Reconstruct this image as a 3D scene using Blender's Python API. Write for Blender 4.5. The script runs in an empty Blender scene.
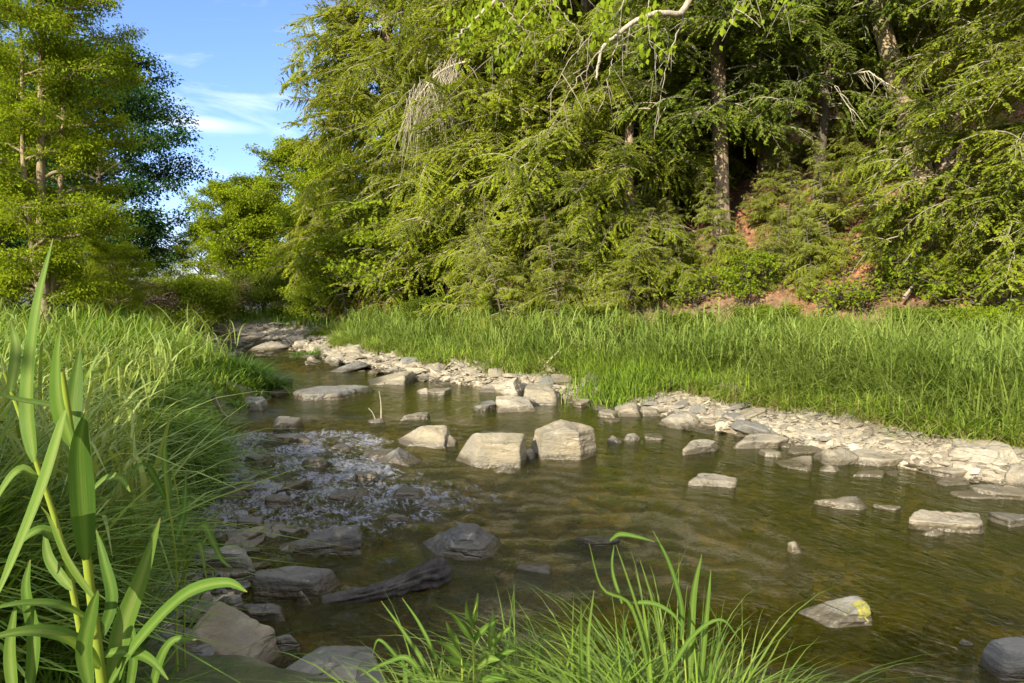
import bpy, bmesh, math
import numpy as np
from mathutils import Vector

S = bpy.context.scene
COL = S.collection
R = math.radians
rng = np.random.default_rng(7)

# ------------------------------------------------------------------ camera
F = 683.0
CAM = np.array([0, 0, 1.6])
PITCH = -math.atan(51.5 / F)
cd = bpy.data.cameras.new('camera'); cd.lens = 24; cd.sensor_width = 36
cd.clip_start = 0.05; cd.clip_end = 2000
cam = bpy.data.objects.new('camera', cd); COL.objects.link(cam)
cam.location = CAM; cam.rotation_euler = (R(90) + PITCH, 0, 0)
S.camera = cam

def ray(px, py):
    vx = (px - 512) / F; vz = -(py - 341.5) / F
    c, s = math.cos(PITCH), math.sin(PITCH)
    return np.array([vx, c - s * vz, s + c * vz])

def wat(px, py, z=0.0):
    v = ray(px, py); return CAM + v * ((z - CAM[2]) / v[2])

def at(px, py, Y):
    v = ray(px, py); return CAM + v * (Y / v[1])

# ------------------------------------------------------------------ noise
def vnoise(p, seed=0):
    p = np.asarray(p, float); i = np.floor(p).astype(np.int64); f = p - i
    f = f * f * (3 - 2 * f)
    def h(a, b, c):
        n = (a * 374761393 + b * 668265263 + c * 2147483647 + seed * 144269504) & 0xffffffff
        n = ((n ^ (n >> 13)) * 1274126177) & 0xffffffff
        n = ((n ^ (n >> 16)) * 2246822519) & 0xffffffff
        return ((n ^ (n >> 15)) & 0xffff) / 65535.0
    x, y, z = i[..., 0], i[..., 1], i[..., 2]; fx, fy, fz = f[..., 0], f[..., 1], f[..., 2]
    r = 0
    for dx in (0, 1):
        for dy in (0, 1):
            for dz in (0, 1):
                r = r + h(x + dx, y + dy, z + dz) * (fx if dx else 1 - fx) * (fy if dy else 1 - fy) * (fz if dz else 1 - fz)
    return r * 2 - 1

def fbm(p, o=4, seed=0):
    p = np.asarray(p, float); a, t = 1.0, 0
    for k in range(o):
        t = t + a * vnoise(p * 2 ** k + 17.3 * k, seed + k); a *= .5
    return t

def sstep(a, b, x):
    t = np.clip((x - a) / (b - a), 0, 1); return t * t * (3 - 2 * t)

# ------------------------------------------------------------------ terrain
LB = np.array([(-6, 6), (-3, 4.0), (0, 2.4), (1.5, 1.2), (2.0, .45), (2.4, -.75), (2.8, -1.5), (3.4, -1.65), (4.37, -1.98), (5.75, -2.4),
               (7.3, -3.25), (9, -3.5), (10.4, -3.75), (11.6, -4.5), (14, -5.8), (17, -7.2), (20, -9), (24, -12), (32, -19), (60, -50), (150, -150)])
RB = np.array([(-6, 12), (-2, 9), (1, 7.2), (3.5, 5.2), (5.2, 3.95), (6.07, 3.45), (7.3, 2.65), (8.96, 1.45), (10.2, .75), (11.5, -1.0),
               (14.6, -3.6), (17, -5.2), (19.9, -6.6), (24, -9.4), (32, -16.5), (60, -46), (150, -146)])
FT = np.array([(-20, 30), (1, 15), (6.5, 9.6), (9, 6.9), (10.8, 4.6), (12.8, 2.3), (17.5, -1.9), (23, -4.6), (32, -8), (45, -14), (70, -26), (150, -70)])
def xl(y): return np.interp(y, LB[:, 0], LB[:, 1])
def xr(y): return np.interp(y, RB[:, 0], RB[:, 1])
def xf(y): return np.interp(y, FT[:, 0], FT[:, 1])

def zones(x, y):
    jit = .18 * vnoise(np.stack([x * 1.3, y * 1.3, 0 * x], -1), 3) + .08 * vnoise(np.stack([x * 4, y * 4, 0 * x], -1), 4)
    l = (x - xl(y)) * .8 + jit; r = (xr(y) - x) * .75 + jit
    s = (x - xf(y)) * .72
    return l, r, s

def ground(x, y):
    x = np.asarray(x, float); y = np.asarray(y, float)
    l, r, s = zones(x, y)
    w = np.minimum(l, r)
    z = -.05 - .32 * sstep(0, 1.3, w) + .05 * sstep(-.1, .1, -w)
    n2 = vnoise(np.stack([x * 3, y * 3, 0 * x], -1), 8)
    z = z + np.where(w > 0, .05 * n2 * sstep(0, .5, w), 0)
    ol = np.clip(-l, 0, None); orr = np.clip(-r, 0, None)
    zl = .32 * sstep(0, .45, ol) + .22 * sstep(.3, 2.5, ol) + .25 * sstep(3, 14, ol)
    zr = .10 * sstep(0, .25, orr) + .12 * sstep(.2, 1.1, orr) + .22 * sstep(.9, 2.4, orr)
    z = z + np.where(l < r, zl, zr)
    sp = np.clip(s + .5, 0, None)
    hill = np.where(sp < 1, .5 * sp * sp, sp - .5) * .82
    hill = 34 * (1 - np.exp(-hill / 34))
    hn = fbm(np.stack([x * .35, y * .35, 0 * x], -1), 4, 21) * .55 * sstep(.2, 3, s) + fbm(np.stack([x * 1.7, y * 1.7, 0 * x], -1), 3, 5) * .12 * sstep(-.3, .5, s)
    z = z + hill + hn
    # low rise on the far left side of the valley
    z = z + 6 * sstep(40, 120, -x - .3 * y + 10)
    z = z + .03 * fbm(np.stack([x * 2.5, y * 2.5, 0 * x], -1), 3, 9)
    return z

def gz(x, y): return float(ground(np.array([x]), np.array([y]))[0])

def hit(px, py):
    v = ray(px, py); t = np.linspace(1.2, 120, 5000); P = CAM + v * t[:, None]
    d = P[:, 2] - ground(P[:, 0], P[:, 1]); k = np.argmax(d < 0)
    return P[k] if d[k] < 0 else P[-1]

# ------------------------------------------------------------------ object helpers
def tag(o, label=None, cat=None, group=None, kind=None):
    if label: o['label'] = label
    if cat: o['category'] = cat
    if group: o['group'] = group
    if kind or cat: o['kind'] = kind or 'thing'
    return o

def empty(name, loc, label, cat, group=None, rz=0):
    o = bpy.data.objects.new(name, None); COL.objects.link(o); o.location = [float(a) for a in loc]; o.rotation_euler = (0, 0, rz)
    o.empty_display_size = .2
    return tag(o, label, cat, group)

def mesh_np(name, V, faces, mat, smooth=True, attrs=None):
    """faces: (m,k) int array (k=3 or 4) or a list of such arrays"""
    V = np.asarray(V, np.float32)
    if not isinstance(faces, list): faces = [faces]
    faces = [np.asarray(f, np.int32) for f in faces if len(f)]
    me = bpy.data.meshes.new(name)
    me.vertices.add(len(V)); me.vertices.foreach_set('co', V.ravel())
    tot = np.concatenate([np.full(len(f), f.shape[1], np.int32) for f in faces])
    idx = np.concatenate([f.ravel() for f in faces])
    me.loops.add(len(idx)); me.loops.foreach_set('vertex_index', idx)
    me.polygons.add(len(tot)); st = np.concatenate([[0], np.cumsum(tot)[:-1]]).astype(np.int32)
    me.polygons.foreach_set('loop_start', st)
    try: me.polygons.foreach_set('loop_total', tot)
    except Exception: pass
    me.polygons.foreach_set('use_smooth', np.full(len(tot), smooth, bool))
    for k, a in (attrs or {}).items():
        at_ = me.attributes.new(k, 'FLOAT', 'POINT'); at_.data.foreach_set('value', np.asarray(a, np.float32))
    me.update(calc_edges=True); me.validate()
    me.materials.append(mat)
    return me

def link(name, me, parent=None, loc=None):
    o = bpy.data.objects.new(name, me); COL.objects.link(o)
    if parent: o.parent = parent
    if loc is not None: o.location = [float(a) for a in loc]
    return o

# ------------------------------------------------------------------ materials
class N:
    def __init__(s, name, world=False):
        if world: s.m = bpy.data.worlds.new(name)
        else: s.m = bpy.data.materials.new(name)
        s.m.use_nodes = True; s.t = s.m.node_tree; s.t.nodes.clear()
    def n(s, ty, **kw):
        nd = s.t.nodes.new(ty)
        for k, v in kw.items():
            if k[0] == '_': setattr(nd, k[1:], v)
        for k, v in kw.items():
            if k[0] == '_': continue
            i = nd.inputs[int(k[1:])] if k[0] == 'i' and k[1:].isdigit() else nd.inputs[k.replace('__', ' ')]
            if isinstance(v, bpy.types.NodeSocket): s.t.links.new(v, i)
            elif isinstance(v, bpy.types.Node): s.t.links.new(v.outputs[0], i)
            else: i.default_value = v
        return nd
    def noise(s, vec, scale, detail=4, rough=.55, dist=0):
        return s.n('ShaderNodeTexNoise', Vector=vec, Scale=scale, Detail=detail, Roughness=rough, Distortion=dist).outputs['Fac']
    def ramp(s, fac, stops):
        nd = s.n('ShaderNodeValToRGB', Fac=fac); e = nd.color_ramp.elements
        while len(e) < len(stops): e.new(.5)
        for el, (p, c) in zip(e, stops):
            el.position = p; el.color = (c, c, c, 1) if isinstance(c, (int, float)) else (*c, 1)
        return nd.outputs['Color']
    def mix(s, f, a, b, bt='MIX'):
        nd = s.n('ShaderNodeMix', _data_type='RGBA', _blend_type=bt)
        for i, v in ((0, f), (6, a), (7, b)):
            if isinstance(v, bpy.types.NodeSocket): s.t.links.new(v, nd.inputs[i])
            else: nd.inputs[i].default_value = v if i == 0 else (*v, 1)
        return nd.outputs[2]
    def math(s, op, a, b=0., c=0.):
        return s.n('ShaderNodeMath', _operation=op, i0=a, i1=b, i2=c).outputs[0]
    def attr(s, name): return s.n('ShaderNodeAttribute', _attribute_name=name).outputs['Fac']
    def out(s, sh, ty='ShaderNodeOutputMaterial'):
        s.n(ty, Surface=sh); return s.m

def leaf_mat(name, c0, c1, c2, trans=.4, rough=.45, gloss=.04, nscale=.5):
    """leaf colours: c0 older, c1 usual, c2 young; picked leaf by leaf and by branch"""
    m = N(name)
    g = m.n('ShaderNodeNewGeometry'); oi = m.n('ShaderNodeObjectInfo')
    t = m.attr('tint')
    pn = m.noise(g.outputs['Position'], nscale, 3)
    f = m.math('ADD', m.math('MULTIPLY', t, .55), m.math('MULTIPLY', pn, .45))
    f = m.math('ADD', f, m.math('MULTIPLY', m.math('SUBTRACT', oi.outputs['Random'], .5), .16))
    c = m.ramp(f, [(.22, c0), (.5, c1), (.78, c2)])
    d = m.n('ShaderNodeBsdfDiffuse', Color=c)
    tc = m.mix(1.0, c, (1.25, 1.15, .55), 'MULTIPLY')
    tr = m.n('ShaderNodeBsdfTranslucent', Color=tc)
    a = m.n('ShaderNodeMixShader', Fac=trans, i1=d, i2=tr)
    gl = m.n('ShaderNodeBsdfGlossy', Color=(1, 1, 1, 1), Roughness=rough)
    lw = m.n('ShaderNodeLayerWeight', Blend=.25).outputs['Fresnel']
    return m.out(m.n('ShaderNodeMixShader', Fac=m.math('MULTIPLY', lw, gloss * .8), i1=a, i2=gl).outputs[0])

def vein_mat(name, c0, c1, c2):
    m = N(name); t = m.attr('tint'); a = m.attr('vein'); b = m.attr('run'); g = m.n('ShaderNodeNewGeometry').outputs['Position']
    ve = m.noise(m.n('ShaderNodeCombineXYZ', X=m.math('MULTIPLY', a, 9.), Y=m.math('MULTIPLY', b, 1.5), Z=t), 1., 3, .6)
    f = m.math('ADD', m.math('MULTIPLY', t, .6), m.math('ADD', m.math('MULTIPLY', ve, .35), m.math('MULTIPLY', m.noise(g, 14., 4), .2)))
    c = m.ramp(f, [(.3, c0), (.55, c1), (.85, c2)])
    sp = m.noise(g, 70., 3, .6); c = m.mix(m.ramp(sp, [(.68, 0.), (.74, .7)]), c, (.16, .12, .04))
    tip = m.ramp(m.math('ADD', b, m.math('MULTIPLY', m.math('SUBTRACT', sp, .5), .12)), [(.95, 0.), (1., .8)])
    c = m.mix(tip, c, (.22, .17, .07))
    bu = m.n('ShaderNodeBump', Strength=.35, Distance=.002, Height=ve)
    d = m.n('ShaderNodeBsdfDiffuse', Color=c, Normal=bu); tr = m.n('ShaderNodeBsdfTranslucent', Color=m.mix(1., c, (1.25, 1.15, .5), 'MULTIPLY'))
    x = m.n('ShaderNodeMixShader', Fac=.42, i1=d, i2=tr)
    gl = m.n('ShaderNodeBsdfGlossy', Color=(1, 1, 1, 1), Roughness=.38, Normal=bu)
    return m.out(m.n('ShaderNodeMixShader', Fac=m.math('MULTIPLY', m.n('ShaderNodeLayerWeight', Blend=.25, Normal=bu).outputs['Fresnel'], .14), i1=x, i2=gl).outputs[0])

def bark_mat(name, dark, light, scale=6):
    m = N(name); tc = m.n('ShaderNodeTexCoord').outputs['Object']
    mp = m.n('ShaderNodeMapping', Vector=tc, Scale=(1, 1, .28))
    a = m.noise(mp, scale * 2, 6, .65); b = m.noise(tc, 1.3, 3)
    ab = m.math('ADD', m.math('MULTIPLY', a, .65), m.math('MULTIPLY', b, .35))
    c = m.ramp(ab, [(.33, dark), (.62, light)])
    bu = m.n('ShaderNodeBump', Strength=.8, Distance=.04, Height=a)
    return m.out(m.n('ShaderNodeBsdfPrincipled', Base__Color=c, Roughness=.9, Normal=bu).outputs[0])

def stone_mat(name, c0, c1, c2, lichen=.3, moss=.0):
    m = N(name); tc = m.n('ShaderNodeTexCoord').outputs['Object']; oi = m.n('ShaderNodeObjectInfo')
    sh = m.n('ShaderNodeVectorMath', _operation='ADD', i0=tc, i1=m.n('ShaderNodeCombineXYZ', X=m.math('MULTIPLY', oi.outputs['Random'], 37.), Y=m.math('MULTIPLY', oi.outputs['Random'], 11.)))
    v = sh.outputs[0]
    lay = m.n('ShaderNodeMapping', Vector=v, Scale=(1.0, 1.0, 7.), Rotation=(.12, .09, 0))
    n1 = m.noise(v, 4.5, 6, .6); n2 = m.noise(lay, 4, 5, .6); n3 = m.noise(v, 38, 3, .6)
    f = m.math('ADD', m.math('MULTIPLY', n1, .5), m.math('MULTIPLY', n2, .5))
    f = m.math('ADD', f, m.math('MULTIPLY', m.math('SUBTRACT', oi.outputs['Random'], .5), .12))
    c = m.ramp(f, [(.34, c0), (.5, c1), (.66, c2)])
    c = m.mix(m.ramp(n3, [(.35, 0.), (.7, .35)]), c, (.12, .11, .085))
    # rust and lichen blotches
    r = m.noise(v, 2.3, 5, .7, .6)
    c = m.mix(m.ramp(r, [(.56, 0.), (.68, .5)]), c, (.26, .19, .105))
    li = m.noise(v, 9, 6, .7, .3)
    c = m.mix(m.ramp(li, [(.58, 0.), (.66, lichen)]), c, (.40, .40, .33))
    st_ = m.noise(v, 1.6, 4, .65, .5)
    c = m.mix(m.ramp(st_, [(.46, 0.), (.60, .55)]), c, (.115, .112, .10))
    g = m.n('ShaderNodeNewGeometry')
    if moss > 0:
        nz = m.n('ShaderNodeSeparateXYZ', Vector=g.outputs['Normal']).outputs['Z']
        mo = m.math('MULTIPLY', m.ramp(m.noise(v, 3.1, 5, .7), [(.5, 0.), (.62, moss)]), m.ramp(nz, [(.1, 0.), (.5, 1.)]))
        c = m.mix(mo, c, (.075, .085, .02))
    pz = m.n('ShaderNodeSeparateXYZ', Vector=g.outputs['Position']).outputs['Z']
    wz = m.math('SUBTRACT', pz, m.math('MULTIPLY', m.math('SUBTRACT', n1, .5), .08))
    wet = m.ramp(m.math('MULTIPLY', wz, 10.), [(.3, 1.), (.8, 0.)])      # damp tide line just above the stream
    c = m.mix(m.math('MULTIPLY', wet, .85), c, (.045, .036, .018))
    vo = m.n('ShaderNodeTexVoronoi', _feature='DISTANCE_TO_EDGE', Vector=m.n('ShaderNodeVectorMath', _operation='ADD', i0=lay, i1=m.n('ShaderNodeVectorMath', _operation='SCALE', i0=m.n('ShaderNodeTexNoise', Vector=v, Scale=5.).outputs['Color'], Scale=.35).outputs[0]).outputs[0], Scale=2.2)
    cr_ = m.ramp(vo.outputs['Distance'], [(.0, .75), (.035, 0.)]); cr_ = m.math('MULTIPLY', cr_, m.ramp(n1, [(.45, 0.), (.6, 1.)]))
    c = m.mix(cr_, c, (.05, .045, .035))
    h = m.math('ADD', m.math('MULTIPLY', n1, 1.), m.math('ADD', m.math('MULTIPLY', n2, .7), m.math('SUBTRACT', m.math('MULTIPLY', n3, .28), m.math('MULTIPLY', cr_, .5))))
    bu = m.n('ShaderNodeBump', Strength=.75, Distance=.035, Height=h)
    ro = m.math('SUBTRACT', .85, m.math('MULTIPLY', wet, .5))
    return m.out(m.n('ShaderNodeBsdfPrincipled', Base__Color=c, Roughness=ro, Normal=bu).outputs[0])

M = {}
M['hemlock'] = leaf_mat('hemlock_needles', (0.0971, 0.1388, 0.0115), (0.2033, 0.2497, 0.0173), (0.3268, 0.37, 0.026), .48, nscale=.45)
M['hemlock_shaded'] = leaf_mat('hemlock_needles_shaded', (0.0574, 0.0968, 0.0137), (0.131, 0.1848, 0.0191), (0.2131, 0.273, 0.0272), .48)  # darker copy of the hemlock needles, shade put into the colour
M['bright'] = leaf_mat('spring_leaves', (0.1094, 0.1632, 0.01), (0.1985, 0.2643, 0.0124), (0.2874, 0.3654, 0.0174), .45)
M['maple'] = leaf_mat('maple_leaves', (.014, .042, .012), (.026, .066, .016), (.045, .095, .02), .3)
M['yellowleaf'] = leaf_mat('young_leaves', (0.126, 0.1785, 0.0126), (0.1785, 0.252, 0.0158), (0.252, 0.315, 0.021), .5)
M['greenleaf'] = leaf_mat('summer_leaves', (0.0529, 0.0862, 0.0092), (0.0991, 0.1437, 0.0138), (0.1719, 0.207, 0.0184), .42)
M['grass'] = leaf_mat('grass_blades', (0.105, 0.1704, 0.0187), (0.1752, 0.2649, 0.0282), (0.2803, 0.3533, 0.0515), .4, nscale=.8)
M['grass_blue'] = leaf_mat('pale_grass_blades', (0.0954, 0.15, 0.025), (0.1657, 0.235, 0.045), (0.2611, 0.315, 0.085), .4, nscale=.6)
M['straw'] = leaf_mat('straw_blades', (.14, .12, .05), (.24, .20, .09), (.33, .28, .13), .2, nscale=.8)
M['grass_deep'] = leaf_mat('deep_grass_blades', (0.0444, 0.0979, 0.0117), (0.0843, 0.1615, 0.0157), (0.1597, 0.2301, 0.0261), .4, nscale=.8)
M['sedge'] = leaf_mat('sedge_blades', (.045, .10, .016), (.08, .16, .02), (.13, .21, .03), .4)
M['near'] = leaf_mat('broad_blades', (0.0847, 0.1513, 0.0218), (0.1392, 0.2238, 0.029), (0.2299, 0.3025, 0.0605), .42, .35, .07)
M['brush'] = leaf_mat('dry_brush', (.07, .05, .035), (.13, .095, .065), (.2, .15, .10), .1)
M['bark'] = bark_mat('hemlock_bark', (.09, .065, .045), (.33, .25, .17))
M['bark_mid'] = bark_mat('shaded_bark', (.05, .038, .026), (.17, .13, .09))  # darker copy of the hemlock bark, with the shade in its colour
M['bark_tan'] = bark_mat('tan_bark', (.09, .07, .04), (.27, .215, .125))
M['bark_dark'] = bark_mat('dark_bark', (.03, .025, .018), (.10, .08, .055))
M['twig'] = bark_mat('grey_twigs', (.16, .135, .10), (.34, .30, .23), 9)
M['dead'] = bark_mat('bleached_twigs', (.24, .21, .15), (.45, .41, .32), 9)
M['root'] = bark_mat('root_wood', (.16, .07, .03), (.40, .22, .11), 9)
M['near_leaf'] = vein_mat('veined_leaf', (.045, .10, .018), (.09, .165, .026), (.18, .24, .06))
M['stem'] = leaf_mat('stems', (.12, .16, .02), (.17, .22, .03), (.22, .27, .04), .1)
M['pale'] = stone_mat('pale_shale', (.19, .16, .115), (.285, .25, .18), (.385, .345, .255), .35)
M['tan'] = stone_mat('tan_stone', (0.1321, 0.1101, 0.0692), (0.2013, 0.173, 0.1164), (0.2642, 0.2327, 0.1635), .3, .25)
M['grey'] = stone_mat('grey_stone', (0.0829, 0.0829, 0.0765), (0.1339, 0.1339, 0.1211), (0.1849, 0.1816, 0.1658), .4, .15)
M['slate'] = stone_mat('wet_shaded_slate', (.024, .024, .024), (.05, .05, .05), (.095, .094, .092), .40)  # slate darkened for wetness and foreground shade, both put into the colour
M['amber'] = stone_mat('amber_stone', (.34, .16, .03), (.48, .24, .05), (.6, .33, .09), .0)

# ground
m = N('ground_soil'); g = m.n('ShaderNodeNewGeometry').outputs['Position']
n1 = m.noise(g, 1.1, 5, .6); n2 = m.noise(g, 9, 5, .65); n3 = m.noise(g, 40, 4, .7)
vor = m.n('ShaderNodeTexVoronoi', Vector=g, Scale=17.).outputs['Color']
vb = m.n('ShaderNodeSeparateXYZ', Vector=vor).outputs['X']
litter = m.ramp(m.math('ADD', m.math('MULTIPLY', vb, .5), m.math('MULTIPLY', n2, .5)), [(.2, (.045, .022, .012)), (.48, (.16, .07, .034)), (.72, (.30, .14, .07))])
soil = m.ramp(n2, [(.3, (.06, .038, .02)), (.55, (.17, .11, .06)), (.75, (.26, .18, .105))])
litter = m.mix(m.ramp(n1, [(.42, 0.), (.6, .65)]), litter, (.085, .05, .028))
moss = m.ramp(m.noise(g, 1.7, 5, .7), [(.52, 0.), (.64, .8)])
litter = m.mix(moss, litter, (.06, .075, .018))
turf = m.ramp(n2, [(.3, (.035, .045, .012)), (.7, (.075, .09, .025))])
peb = m.ramp(m.math('ADD', m.math('MULTIPLY', vb, .6), m.math('MULTIPLY', n3, .4)), [(.2, (.12, .10, .07)), (.55, (.27, .235, .17)), (.8, (.38, .34, .26))])
bed = m.ramp(m.math('ADD', m.math('MULTIPLY', n2, .6), m.math('MULTIPLY', vb, .4)), [(.25, (.07, .055, .015)), (.5, (.17, .125, .035)), (.75, (.30, .21, .06))])
c = m.mix(m.attr('hill'), turf, litter)
c = m.mix(m.attr('foot'), c, soil)
c = m.mix(m.attr('shingle'), c, peb)
c = m.mix(m.attr('bed'), c, bed)
bu = m.n('ShaderNodeBump', Strength=.9, Distance=.06, Height=m.math('ADD', n2, m.math('MULTIPLY', vb, .5)))
M['ground'] = m.out(m.n('ShaderNodeBsdfPrincipled', Base__Color=c, Roughness=.95, Normal=bu).outputs[0])

# water: tinted clear body plus fresnel reflection on rippled surface
m = N('stream_water')
fl = m.n('ShaderNodeCombineXYZ', X=m.attr('across'), Y=m.attr('along'))
rf = m.attr('riffle')
w1 = m.noise(m.n('ShaderNodeMapping', Vector=fl, Scale=(7., 2.2, 1.)), 1., 3, .5, .8)
w2 = m.noise(m.n('ShaderNodeMapping', Vector=fl, Scale=(22., 8., 1.)), 1., 3, .55, .5)
w3 = m.noise(m.n('ShaderNodeMapping', Vector=fl, Scale=(34., 20., 1.)), 1., 4, .65, 1.2)
h = m.math('ADD', m.math('MULTIPLY', w1, .36), m.math('MULTIPLY', w2, .16))
h = m.math('ADD', h, m.math('MULTIPLY', m.math('MULTIPLY', w3, rf), 2.0))
bu = m.n('ShaderNodeBump', Strength=.9, Distance=.05, Height=h)
fr = m.n('ShaderNodeFresnel', IOR=1.33, Normal=bu)
gl = m.n('ShaderNodeBsdfGlossy', Color=(1, 1, 1, 1), Roughness=.06, Normal=bu)
tr = m.n('ShaderNodeBsdfTransparent', Color=(.68, .61, .17, 1))
mud = m.n('ShaderNodeBsdfDiffuse', Color=(.085, .09, .002, 1))
body = m.n('ShaderNodeMixShader', Fac=.13, i1=tr, i2=mud)
ff = m.math('MINIMUM', m.math('ADD', m.math('MULTIPLY', fr.outputs[0], 1.0), .01), 1.)
sf = m.n('ShaderNodeMixShader', Fac=ff, i1=body, i2=gl)
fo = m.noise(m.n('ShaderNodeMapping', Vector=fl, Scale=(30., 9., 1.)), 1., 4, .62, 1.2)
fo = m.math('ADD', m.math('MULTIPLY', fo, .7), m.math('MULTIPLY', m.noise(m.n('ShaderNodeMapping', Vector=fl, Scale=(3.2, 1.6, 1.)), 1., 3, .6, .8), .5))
fm = m.ramp(m.math('ADD', m.math('MULTIPLY', fo, .8), m.math('MULTIPLY', m.attr('foam_sheen'), .5)), [(.89, 0.), (.99, .4)])   # foam flecks that also carry the sky sheen, painted as pale colour
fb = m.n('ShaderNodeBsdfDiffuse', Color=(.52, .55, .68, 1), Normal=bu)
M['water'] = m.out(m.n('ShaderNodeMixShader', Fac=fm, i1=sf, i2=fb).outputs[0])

# ------------------------------------------------------------------ sky and sun
SUN_EL = 24.0
TRAVEL = np.array([.53, .85]); TRAVEL /= np.linalg.norm(TRAVEL)     # sunlight runs to the right and away from the viewer
sun_from = np.array([-TRAVEL[0] * math.cos(R(SUN_EL)), -TRAVEL[1] * math.cos(R(SUN_EL)), math.sin(R(SUN_EL))])
w = N('World', True); S.world = w.m
sky = w.n('ShaderNodeTexSky'); sky.sky_type = 'NISHITA'; sky.sun_disc = False
sky.sun_elevation = R(SUN_EL); sky.sun_rotation = math.atan2(sun_from[0], sun_from[1])
sky.air_density = 1.0; sky.dust_density = .3; sky.ozone_density = 4.5
gdir = w.n('ShaderNodeTexCoord').outputs['Generated']
mp = w.n('ShaderNodeMapping', Vector=gdir, Rotation=(0, R(8), R(20)), Scale=(2.2, 2.2, 9.))
c1 = w.noise(mp, 1.7, 6, .6, .7)
cf = w.ramp(c1, [(.53, 0.), (.80, .55)])
# one thin streak of cirrus low over the valley
sd = ray(222, 124); sd = sd / np.linalg.norm(sd)
dv = w.n('ShaderNodeVectorMath', _operation='SUBTRACT', i0=gdir, i1=tuple(sd))
mp2 = w.n('ShaderNodeMapping', Vector=dv.outputs[0], Rotation=(0, R(-10), 0), Scale=(11., 11., 80.))
ln = w.n('ShaderNodeVectorMath', _operation='LENGTH', i0=w.n('ShaderNodeVectorMath', _operation='ADD', i0=mp2, i1=w.n('ShaderNodeVectorMath', _operation='SCALE', i0=w.n('ShaderNodeTexNoise', Vector=gdir, Scale=14.).outputs['Color'], Scale=.5).outputs[0]).outputs[0]).outputs['Value']
cf2 = w.ramp(ln, [(.3, .55), (1., 0.)])
cf = w.math('MAXIMUM', cf, cf2)
skyb = w.mix(1.0, sky.outputs[0], (.90, .86, 1.06), 'MULTIPLY')
skyc = w.mix(cf, skyb, (5.2, 5.6, 6.2))
sx = w.n('ShaderNodeSeparateXYZ', Vector=gdir)
hi_ = w.math('SUBTRACT', w.math('MULTIPLY', sx.outputs['Z'], 1.3), w.math('MULTIPLY', sx.outputs['Y'], .9))
fill_cloud = w.math('MULTIPLY', w.ramp(hi_, [(.38, 0.), (.85, 1.)]), w.ramp(w.noise(gdir, 2.2, 6, .6, .5), [(.30, .15), (.62, .95)]))
skyc = w.mix(fill_cloud, skyc, (8.6, 8.4, 8.0))  # bright unseen cloud added overhead and behind the view as neutral fill
bg = w.n('ShaderNodeBackground', Color=skyc, Strength=.095)
w.out(bg.outputs[0], 'ShaderNodeOutputWorld')
ld = bpy.data.lights.new('sun', 'SUN'); ld.energy = 4.1; ld.angle = R(.5); ld.color = (1, .89, .69)
so = bpy.data.objects.new('sun', ld); COL.objects.link(so); so.location = (-30, -20, 30)
so.rotation_euler = Vector(-sun_from).to_track_quat('-Z', 'Y').to_euler()
S.view_settings.view_transform = 'Standard'; S.view_settings.look = 'None'; S.view_settings.gamma = 1; S.view_settings.exposure = 1.68
S.cycles.use_denoising = True
S.cycles.max_bounces = 8; S.cycles.transparent_max_bounces = 12; S.cycles.diffuse_bounces = 3; S.cycles.glossy_bounces = 3
S.cycles.caustics_reflective = False; S.cycles.caustics_refractive = False
S.cycles.sample_clamp_indirect = 4

# ------------------------------------------------------------------ terrain and water meshes
def axis(lo, hi, c0, c1, d, far):
    a = list(np.arange(c0, c1, d)); s = d; x = c0
    left = []
    while x > lo: s *= far; x -= s; left.append(x)
    s = d; x = a[-1]; right = []
    while x < hi: s *= far; x += s; right.append(x)
    return np.array(left[::-1] + a + right)

gx = axis(-500, 500, -9, 9, .07, 1.09); gy = axis(-60, 900, 1, 22, .085, 1.07)
X, Y = np.meshgrid(gx, gy); Z = ground(X, Y); nx, ny = len(gx), len(gy)
l, r, s = zones(X, Y); wv = np.minimum(l, r)
I = np.arange(nx * ny).reshape(ny, nx)
Q = np.stack([I[:-1, :-1], I[:-1, 1:], I[1:, 1:], I[1:, :-1]], -1).reshape(-1, 4)
V = np.stack([X, Y, Z], -1).reshape(-1, 3)
hillA = sstep(-.6, .6, s); foot = sstep(-1.2, -.2, s) * (1 - sstep(.8, 2.2, s + .6 * vnoise(np.stack([X * .8, Y * .8, 0 * X], -1), 12)))
shingle = np.where(r < l, sstep(1.5, .9, np.clip(-r, 0, 9)), sstep(.5, .2, np.clip(-l, 0, 9)) * sstep(5.5, 4, Y))
far_bar = sstep(12.5, 14, Y) * sstep(30, 22, Y) * sstep(2.8, 1.8, -wv); shingle = np.maximum(shingle, far_bar)
bedA = sstep(-.02, .1, wv)
me = mesh_np('ground', V, Q, M['ground'], True, dict(hill=hillA.ravel(), foot=foot.ravel(), shingle=shingle.ravel(), bed=bedA.ravel()))
tag(link('ground', me), kind='structure')

wx = np.concatenate([axis(-24, 10, -4.2, 3, .03, 1.05)]); wy = axis(.2, 40, 1.8, 9.5, .03, 1.035)
X, Y = np.meshgrid(wx, wy); nx, ny = len(wx), len(wy)
across = (X - xl(Y)) * .8
al = Y * 1.25 - X * .2
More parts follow.
